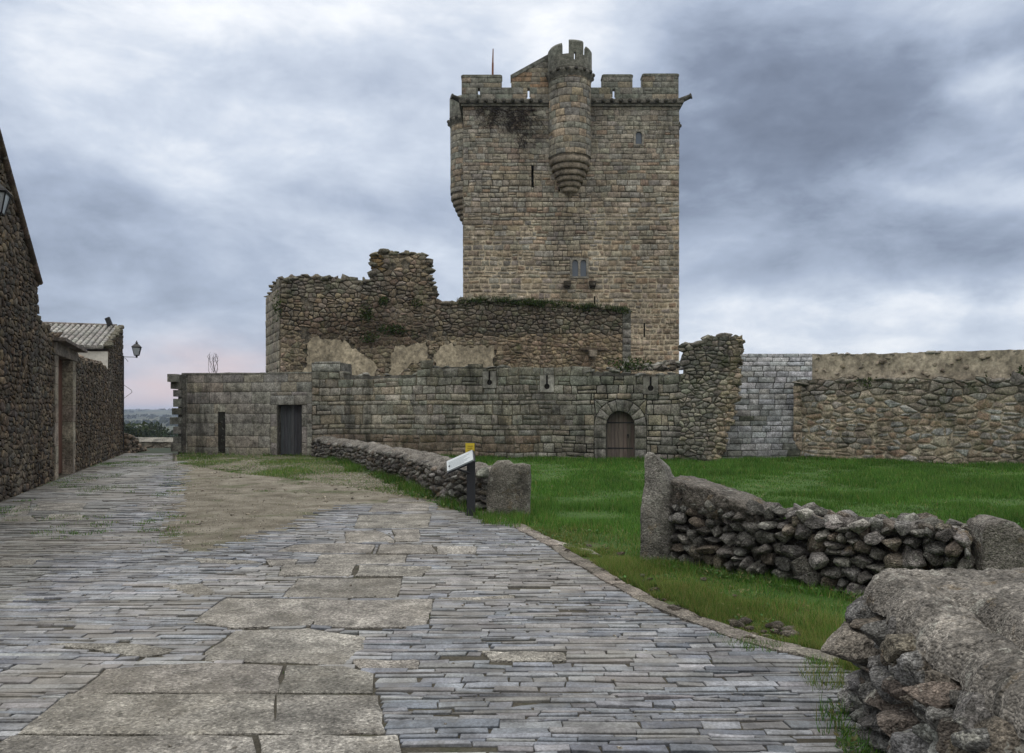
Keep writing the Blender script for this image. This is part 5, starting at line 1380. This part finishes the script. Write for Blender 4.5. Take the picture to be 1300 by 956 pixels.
for y in ys:
    lx=leftx(y)
    for i in range(NX):
        x=lx+(3.3-lx)*(i/(NX-1))**1.2
        e=min(1,(x-lx)/.16); z=.61+.165*math.sqrt(max(0,1-(1-e)**2))+.016*fbm(x*2,y*2,1)+.020*fbm(x*6,y*6,2)+.013*fbm(x*17,y*17,3)+.006*fbm(x*45,y*45,4)
        d=seg_d(x,y+.03*fbm(x*4,y*4)); gx=float(np.interp(y,[2.2,2.7,3.05,3.3,3.5,3.72],[1.95,1.9,1.93,2.0,2.02,1.98]))
        if y<3.74: z-=.15*math.exp(-(d/.045)**2)*sstep(3.76,3.4,y) if False else .15*math.exp(-(d/.05)**2)*max(0,min(1,(3.76-y)/.35))
        if x>gx: z+=.035*math.exp(-((x-gx-.28)/.25)**2)*max(0,min(1,(3.9-y)/.5))
        z-=.10*max(0,(y-4.2)/.16)
        vs.append((x,y,z))
mb.add(vs,[(j*NX+i,j*NX+i+1,(j+1)*NX+i+1,(j+1)*NX+i) for j in range(NY-1) for i in range(NX-1)],(.18,.168,.15),True)
mb.build('mortar_cap',M_CAP,nw)
mb=MB(); NC=((.14,.138,.132),(.165,.163,.158),(.115,.113,.108),(.125,.108,.09),(.195,.198,.195))
rockface(mb,NW,0,NW.L,-.05,lambda a:.60,.22,.16,121,4,.15,NC,.42)
rockface(mb,NW,.1,NW.L,.05,lambda a:.60,.17,.12,123,3,.13,NC,.45)
cap(mb,NW,0,NW.L,lambda a:[(-.03,z_) for z_ in np.arange(-.05,.62,.04)]+[(-.3,.6)],.05,(.10,.095,.085),.02,.10)
rock(mb,NW(1.15,.45,.1),(.2,.16,.09),(.16,.145,.125),4,None,.3)
mb.build('stones',M_ROCK,nw)
mb=MB(); mb.box((3.25,.5,-.05),(3.3,4.3,.66),(.15,.15,.15))
for y in np.arange(.6,4.4,.2):
    for z in (.1,.3,.5): rock(mb,(3.28,y,z),(.13,.14,.12),jit(random.choice(NC),.2),2)
mb.build('rear_stones',M_ROCK,nw)

# ================================================================== GRASS
def rnd(n,a,b): return a+(b-a)*np.random.rand(n)
def gtint(n,x,y,yel):
    base=np.array([[.060,.160,.024],[.085,.20,.034],[.042,.115,.018],[.12,.205,.045]])[np.random.randint(0,4,n)]
    ye=np.array([[.20,.215,.06],[.15,.19,.045],[.25,.22,.09]])[np.random.randint(0,3,n)]
    m=(np.random.rand(n)<yel)[:,None]; c=np.where(m,ye,base); return c*rnd(n,.65,1.3)[:,None]*(.42+.62*vn.fb(x*1.3,y*1.3)+.55*vn.fb(x*.35+3,y*.35))[:,None]
wallpath=[(-7.4,29.4),(-5.84,26.7),(-3.6,21.05),(-2.34,18.0),(-1.39,14.8),(-.85,13.5),(-.3,12.4)]
mead=[(-.3,12.2)]+[k for k in kerb if k[1]<12]+[(1.75,4.9),(1.72,4.5),(2.4,4.6),(3.4,4.6),(9,6),(15.4,23.7),(10.3,28.3),(7.3,26.7),(-6.6,29.8)]+[(p[0]+.55,p[1]+.3) for p in wallpath[1:]]
mead=[(p[0]+(.15 if 4.9<p[1]<12 and p in kerb else 0),p[1]+(.1 if p in kerb else 0)) for p in mead]
N=1500000; yy=4.5+25*np.random.rand(N)**1.0; xx=rnd(N,-7,16)
dens=np.clip((9.0/yy)**1.25,0,1)
k=(np.random.rand(N)<dens)&(xx/yy>-.28)&(xx/yy<.72)
xx,yy=xx[k],yy[k]; k=npin(xx,yy,mead); xx,yy=xx[k],yy[k]
cl=vn.fb(xx*.9+5,yy*.9); kd=np.interp(yy,ky[::-1],kx[::-1]); near=np.clip(1.25-(xx-kd)/1.3,0,1)*(yy<11)
k=np.random.rand(len(xx))<np.clip(.3+2.2*(cl-.3),.12,1)*(1-near*(.1+.6*(vn.fb(xx*2.3,yy*2.3)<.47))); xx,yy,cl,near=xx[k],yy[k],cl[k],near[k]
n=len(xx); h=(.022+.22*np.clip(cl-.36,0,1))*rnd(n,.6,1.5)*(1-.15*near)*np.clip(.7+yy/28,1,1.6); w=np.clip(.0028*yy/7,.0024,.012)
o=blades('meadow_grass',xx,yy,np.full(n,-.008),h,w,gtint(n,xx,yy,.05+.62*near)); struct(o,'stuff'); o['label']='green grass of the castle meadow'
N=130000; yy=4.9+6.5*np.random.rand(N)**1.3; kd=np.interp(yy,ky[::-1],kx[::-1]); xx=kd+.02+np.abs(np.random.randn(N))*.55*np.clip((11.5-yy)/4,.1,1)
k=npin(xx,yy,mead)&(vn.fb(xx*3+9,yy*3)>.36); xx,yy=xx[k],yy[k]; n=len(xx)
o=blades('verge_grass',xx,yy,np.full(n,-.008),(.018+.07*np.clip(vn.fb(xx*1.7,yy*1.7)-.35,0,1)/.3)*rnd(n,.5,1.3),np.full(n,.0026),gtint(n,xx,yy,.55)); struct(o,'stuff'); o['label']='short yellowing grass along the kerb'
# thin lawn in front of the castle wall and beside the dry stone wall
lawn=[G(*p) for p in [(224,578.2),(395,578.5),(431,584),(479,600),(520,613),(556,632),(545,633),(500,628),(440,618),(360,607),(290,600),(250,592),(226,589)]]
N=260000; yy=rnd(N,13,31); xx=rnd(N,-13,-1); k=npin(xx,yy,lawn)&(np.random.rand(N)<np.clip(15/yy,0,1)); xx,yy=xx[k],yy[k]
cl=vn.fb(xx*.8,yy*.5); k=np.random.rand(len(xx))<np.clip((cl-.17)*4.2,.08,1); xx,yy,cl=xx[k],yy[k],cl[k]; n=len(xx)
h=(.03+.10*np.clip(cl-.35,0,1))*rnd(n,.6,1.5); o=blades('lawn_grass',xx,yy,np.full(n,-.01),h,np.full(n,.007),gtint(n,xx,yy,.28)); struct(o,'stuff'); o['label']='patchy grass before the grey castle wall'
# grass against walls, along edges and in paving joints
X=[];Yv=[];H=[];Wd=[]
def clump(x,y,r,n,h,w=.005):
    t=np.random.rand(n)*6.283; q=r*np.sqrt(np.random.rand(n)); X.append(x+q*np.cos(t)); Yv.append(y+q*np.sin(t)); H.append(h*rnd(n,.5,1.4)); Wd.append(np.full(n,w))
for a in np.arange(2.5,LW.L,.16):
    p=LW(a,0,.12+U(0,.1)); k=fbm(a*.6,1,1)
    if k>-.15: clump(p.x,p.y,.17,46,.13+.2*max(0,k),.007)
for (px,py,n) in ((452,596,12),(445,590,8),(505,612,14),(535,625,10),(520,620,10),(545,630,8)):
    for _ in range(n): x,y=G(px+U(-10,10),py+U(-3,3)); clump(x,y,.22,50,.17,.007)
for (px,py,n) in ((612,656,10),(630,662,14),(655,660,16),(675,650,14),(690,658,12),(665,666,8),(640,668,6),(690,640,8)):
    for _ in range(n): x,y=G(px+U(-12,12),py+U(-5,5)); clump(x,y,.12,46,.13,.0045)
for (px,py,n) in ((690,672,14),(720,668,12),(750,672,10),(700,660,10)):
    for _ in range(n): x,y=G(px+U(-18,18),py+U(-5,5)); clump(x,y,.15,40,.08,.004)
for a in np.arange(0,RWp.L,.07):
    p=RWp(a,0,.17+U(0,.12)); clump(p.x,p.y,.08,34,.09,.0035)
for (px,py) in ((830,716),(850,718),(870,722),(815,712)):
    for _ in range(6): x,y=G(px+U(-10,10),py+U(-2,6)); clump(x,y,.08,30,.08,.003)
for (px,py,n,h) in ((935,818,6,.05),(960,822,8,.055),(985,824,6,.05),(915,808,4,.04),(1040,842,6,.05),(640,692,2,.03)):
    for _ in range(n): x,y=G(px+U(-14,14),py+U(-4,4)); clump(x,y,.05,34,h,.0028)
for a in np.arange(.2,1.9,.08):
    p=NW(a,0,.12+U(0,.1)); clump(p.x,p.y,.08,30,.10,.003)
def edge(pts,n,r,h,w,jx=.1,m=24):
    q=Path(pts)
    for _ in range(n):
        a=U(0,q.L); p=q(a,0,U(-jx,jx))
        if fbm(p.x*.8,p.y*.8,3)>-.1: clump(p.x,p.y,r,m,h,w)
edge([G(221,582),G(217,605),G(214,625),G(208,660),G(205,690),G(225,699),G(250,699)],90,.16,.035,.006,.2)
edge([G(250,698),G(330,682),G(430,649)],14,.08,.02,.004,.08)
for _ in range(900):                                     # joints of the paving near the street wall and of the granite track
    y=U(10,30); x=street_x(y)+abs(random.gauss(0,1.5))+.1
    if fbm(x*.5,y*.3,6)>.08: clump(x,y,.2 if y>16 else .13,30,.045,.006)
for p in SL[:18]:
    q=Path([tuple(v) for v in p]+[tuple(p[0])])
    for _ in range(int(q.L*2.2)):
        a=U(0,q.L); w=q(a,0,0)
        if fbm(w.x*1.3,w.y*1.3,8)>.12: clump(w.x,w.y,.03,12,.016,.0022)
for a in np.arange(.5,CW.L-2,.25):
    p=CW(a,0,.1+U(0,.15))
    if a>aA+.5 or U(0,1)<.7: clump(p.x,p.y,.2,22,.11,.011)
for a in np.arange(0,9,.22):
    p=RW(a,0,.1+U(0,.1)); clump(p.x,p.y,.2,22,.12,.010)
xx=np.concatenate(X); yy=np.concatenate(Yv); n=len(xx)
o=blades('edge_grass',xx,yy,np.full(n,-.012),np.concatenate(H),np.concatenate(Wd),gtint(n,xx,yy,.16)); struct(o,'stuff'); o['label']='grass tufts along walls, kerbs and paving joints'

# broad-leaved weeds in the verge, at wall feet and in the meadow
mb=MB()
def weed(x,y,r,n,s):
    for _ in range(n):
        t=U(0,6.283); q=r*math.sqrt(U(0,1)); p=Vector((x+q*math.cos(t),y+q*math.sin(t),U(.005,.05))); d=Vector((math.cos(t),math.sin(t),U(.1,.9))).normalized(); b=Vector((-math.sin(t),math.cos(t),U(-.3,.3))); l=s*U(.6,1.4)
        mb.add([p,p+d*l*.5-b*l*.28,p+d*l,p+d*l*.5+b*l*.28],[(0,1,2,3)],jit(random.choice(((.05,.12,.03),(.07,.15,.04),(.10,.14,.05),(.15,.14,.06))),.3,.1))
for _ in range(150):
    y=U(5.0,11); x=kerb_x(y)+abs(random.gauss(0,.7))+.06
    if npin(np.array([x]),np.array([y]),mead)[0]: weed(x,y,U(.02,.07),random.randint(5,14),U(.018,.035))
for _ in range(60):
    a=U(0,RWp.L); p=RWp(a,0,.2+U(0,.2)); weed(p.x,p.y,.05,10,.03)
for _ in range(40): a=U(.2,2.6); p=NW(a,0,.14+U(0,.08)); weed(p.x,p.y,.05,12,.03)
for _ in range(90): a=U(3,LW.L); p=LW(a,0,.16+U(0,.25)); weed(p.x,p.y,.12,14,.06)
for _ in range(160): y=U(8,24); x=U(-1,14); weed(x,y,.12,14,.045) if npin(np.array([x]),np.array([y]),mead)[0] else None
o=mb.build('weeds',M_LEAF); struct(o,'stuff'); o['label']='small broad-leaved weeds in the grass'
mb=MB()                                                  # clods and grit
for _ in range(70):
    y=U(5.1,9.5); x=kerb_x(y)+abs(random.gauss(0,.4))+.1; r=U(.012,.04); rock(mb,(x,y,r*.3),(r*1.3,r,r*.7),jit((.06,.048,.035),.3),1)
for (px,py) in ((860,776),(980,800),(1005,805),(940,795)):
    for _ in range(5): x,y=G(px+U(-8,8),py+U(-4,4)); r=U(.02,.05); rock(mb,(x,y,r*.3),(r*1.4,r,r*.8),jit((.05,.042,.032),.3),2)
for _ in range(240):
    y=U(9,24); x=U(-12,-1)
    if inpoly(x,y,gravel): r=U(.012,.04); rock(mb,(x,y,r*.2),(r*1.3,r,r*.7),jit((.25,.225,.18),.3),1)
for _ in range(320):
    y=U(3.2,12); x=U(-6,1.6); r=U(.004,.012)
    if x<kerb_x(y): rock(mb,(x,y,.012),(r*1.3,r,r*.7),jit((.24,.22,.19),.3),1)
o=mb.build('clods_and_grit',M_SLAB); struct(o,'stuff')
# ================================================================== SKY, AIR, LIGHT, CAMERA
SUN_EL,SUN_AZ=R(48),R(-18)                              # behind thin cloud, beyond the keep and a little left
W=bpy.data.worlds.new('World'); S.world=W; W.use_nodes=True; nt=W.node_tree; nt.nodes.clear()
sky=nd(nt,'ShaderNodeTexSky',{'sky_type':'NISHITA','sun_disc':False,'sun_elevation':SUN_EL,'sun_rotation':SUN_AZ}).outputs[0]
dv=nd(nt,'ShaderNodeTexCoord').outputs['Generated']
dn=nd(nt,'ShaderNodeVectorMath',{'operation':'NORMALIZE'},_0=dv).outputs[0]
sx=nd(nt,'ShaderNodeSeparateXYZ',None,Vector=dn); dx,dy,dz=sx.outputs
yc=mth(nt,'MAXIMUM',dy,.08); u=mth(nt,'DIVIDE',dx,yc); v=mth(nt,'DIVIDE',dz,yc)
zc_=mth(nt,'ADD',mth(nt,'MAXIMUM',dz,0.0),.34)
cp=nd(nt,'ShaderNodeCombineXYZ',None,X=mth(nt,'DIVIDE',dx,zc_),Y=mth(nt,'DIVIDE',dy,zc_),Z=0.0).outputs[0]
wn=nd(nt,'ShaderNodeTexNoise',None,Vector=cp,Scale=.9,Detail=7.0,Roughness=.6).outputs['Color']
ws=nd(nt,'ShaderNodeSeparateColor',None,Color=wn)
u2=mth(nt,'ADD',u,mth(nt,'MULTIPLY',mth(nt,'SUBTRACT',ws.outputs[0],.5),.34)); v2=mth(nt,'ADD',v,mth(nt,'MULTIPLY',mth(nt,'SUBTRACT',ws.outputs[1],.5),.22))
def blob(px,py,rx,ry,wt):
    a=mth(nt,'DIVIDE',mth(nt,'SUBTRACT',u2,(px-PX)/F),rx/F); b=mth(nt,'DIVIDE',mth(nt,'SUBTRACT',v2,(PY-py)/F),ry/F)
    r2=mth(nt,'ADD',mth(nt,'MULTIPLY',a,a),mth(nt,'MULTIPLY',b,b)); return mth(nt,'MULTIPLY',mth(nt,'EXPONENT',mth(nt,'MULTIPLY',r2,-1.0)),wt)
cp=nd(nt,'ShaderNodeVectorMath',{'operation':'MULTIPLY'},_0=dn,_1=(2.3,2.3,4.4)).outputs[0]
n1=noise_n(nt,cp,1.7,11,.58,.35); n2=noise_n(nt,nd(nt,'ShaderNodeVectorMath',{'operation':'MULTIPLY_ADD'},_0=cp,_1=(.7,1.2,1.),_2=(4.,2.,0.)).outputs[0],3.6,9,.6,.3)
val=mth(nt,'ADD',.60,mth(nt,'MULTIPLY',mth(nt,'SUBTRACT',n1,.5),.78)); val=mth(nt,'ADD',val,mth(nt,'MULTIPLY',mth(nt,'SUBTRACT',n2,.5),.5)); n3=noise_n(nt,cp,4.2,10,.58,.3); val=mth(nt,'ADD',val,mth(nt,'MULTIPLY',mth(nt,'SUBTRACT',n3,.5),.34))
for b in ((1060,190,230,75,-.34),(1010,120,150,110,-.22),(1250,110,160,60,-.12),(1150,310,260,60,-.22),(820,215,90,70,-.12),
          (160,320,260,110,-.08),(120,240,120,60,-.03),(470,110,60,60,-.05),(700,60,110,75,.38),(350,30,170,60,.34),(180,60,140,70,.26),(560,20,180,40,.12),(300,190,240,60,.12),
          (1270,120,60,30,.4),(1180,235,140,22,.26),(1150,390,330,22,.26),(1100,440,400,22,.2),(900,425,120,30,.2),(480,260,150,60,.1),(200,510,140,30,.1),(60,100,90,90,.12)):
    val=mth(nt,'ADD',val,blob(*b))
cl=ramp(nt,val,[(.0,(.12,.145,.20)),(.28,(.22,.265,.355)),(.52,(.385,.45,.57)),(.76,(.60,.665,.77)),(1.02,(.92,.945,.98))])
cl=mix(nt,'MIX',mth(nt,'MINIMUM',mth(nt,'MAXIMUM',blob(205,498,150,50,.9),0.0),1.0),cl,(.72,.55,.55))
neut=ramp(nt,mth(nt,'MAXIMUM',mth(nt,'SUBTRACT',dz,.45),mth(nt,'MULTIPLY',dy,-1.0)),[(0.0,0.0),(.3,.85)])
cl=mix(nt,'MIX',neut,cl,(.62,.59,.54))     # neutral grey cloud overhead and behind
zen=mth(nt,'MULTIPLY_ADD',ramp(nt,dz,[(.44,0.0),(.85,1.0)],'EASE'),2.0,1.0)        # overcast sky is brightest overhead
bk=mth(nt,'MULTIPLY_ADD',ramp(nt,mth(nt,'MULTIPLY',dy,-1.0),[(-.1,0.0),(.5,1.0)]),.22,1.0)  # unseen sky behind the camera, brightened to lift the walls facing it
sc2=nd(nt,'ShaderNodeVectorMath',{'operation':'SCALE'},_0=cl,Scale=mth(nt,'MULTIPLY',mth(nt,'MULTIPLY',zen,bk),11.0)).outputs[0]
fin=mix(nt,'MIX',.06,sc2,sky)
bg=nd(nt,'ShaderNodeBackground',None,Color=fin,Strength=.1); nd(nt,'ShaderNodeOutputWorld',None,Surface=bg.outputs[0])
sl_=bpy.data.lights.new('sun','SUN'); sl_.energy=.7; sl_.angle=R(40); sl_.color=(1,.95,.88)
so=bpy.data.objects.new('sun',sl_); COL.objects.link(so)
sd=Vector((math.sin(SUN_AZ)*math.cos(SUN_EL),math.cos(SUN_AZ)*math.cos(SUN_EL),math.sin(SUN_EL))); so.rotation_euler=sd.to_track_quat('Z','Y').to_euler()
cam=bpy.data.cameras.new('camera'); cam.sensor_width=36; cam.lens=36*F/1300; cam.shift_y=(PY-478)/1300; cam.clip_end=20000; cam.clip_start=.05
co=bpy.data.objects.new('camera',cam); COL.objects.link(co); co.location=(0,0,EYE); co.rotation_euler=(R(90),0,0); S.camera=co
# the air
HZ=True
if HZ:
    mb=MB(); mb.box((-7800,-7800,-60),(7800,7800,60)); 
    m=bpy.data.materials.new('air'); nt=nodes(m)
    pv=nd(nt,'ShaderNodeVolumePrincipled',None,Color=(.62,.73,.95,1),Density=.0002)
    nd(nt,'ShaderNodeOutputMaterial',None,Volume=pv.outputs[0])
    struct(mb.build('haze',m),'stuff')
vs_=S.view_settings; vs_.view_transform='Standard'; vs_.look='None'; vs_.exposure=0; vs_.gamma=1; vs_.use_curve_mapping=False
S.render.engine='CYCLES'; S.cycles.max_bounces=5; S.cycles.diffuse_bounces=3; S.cycles.use_denoising=True; S.cycles.volume_bounces=0
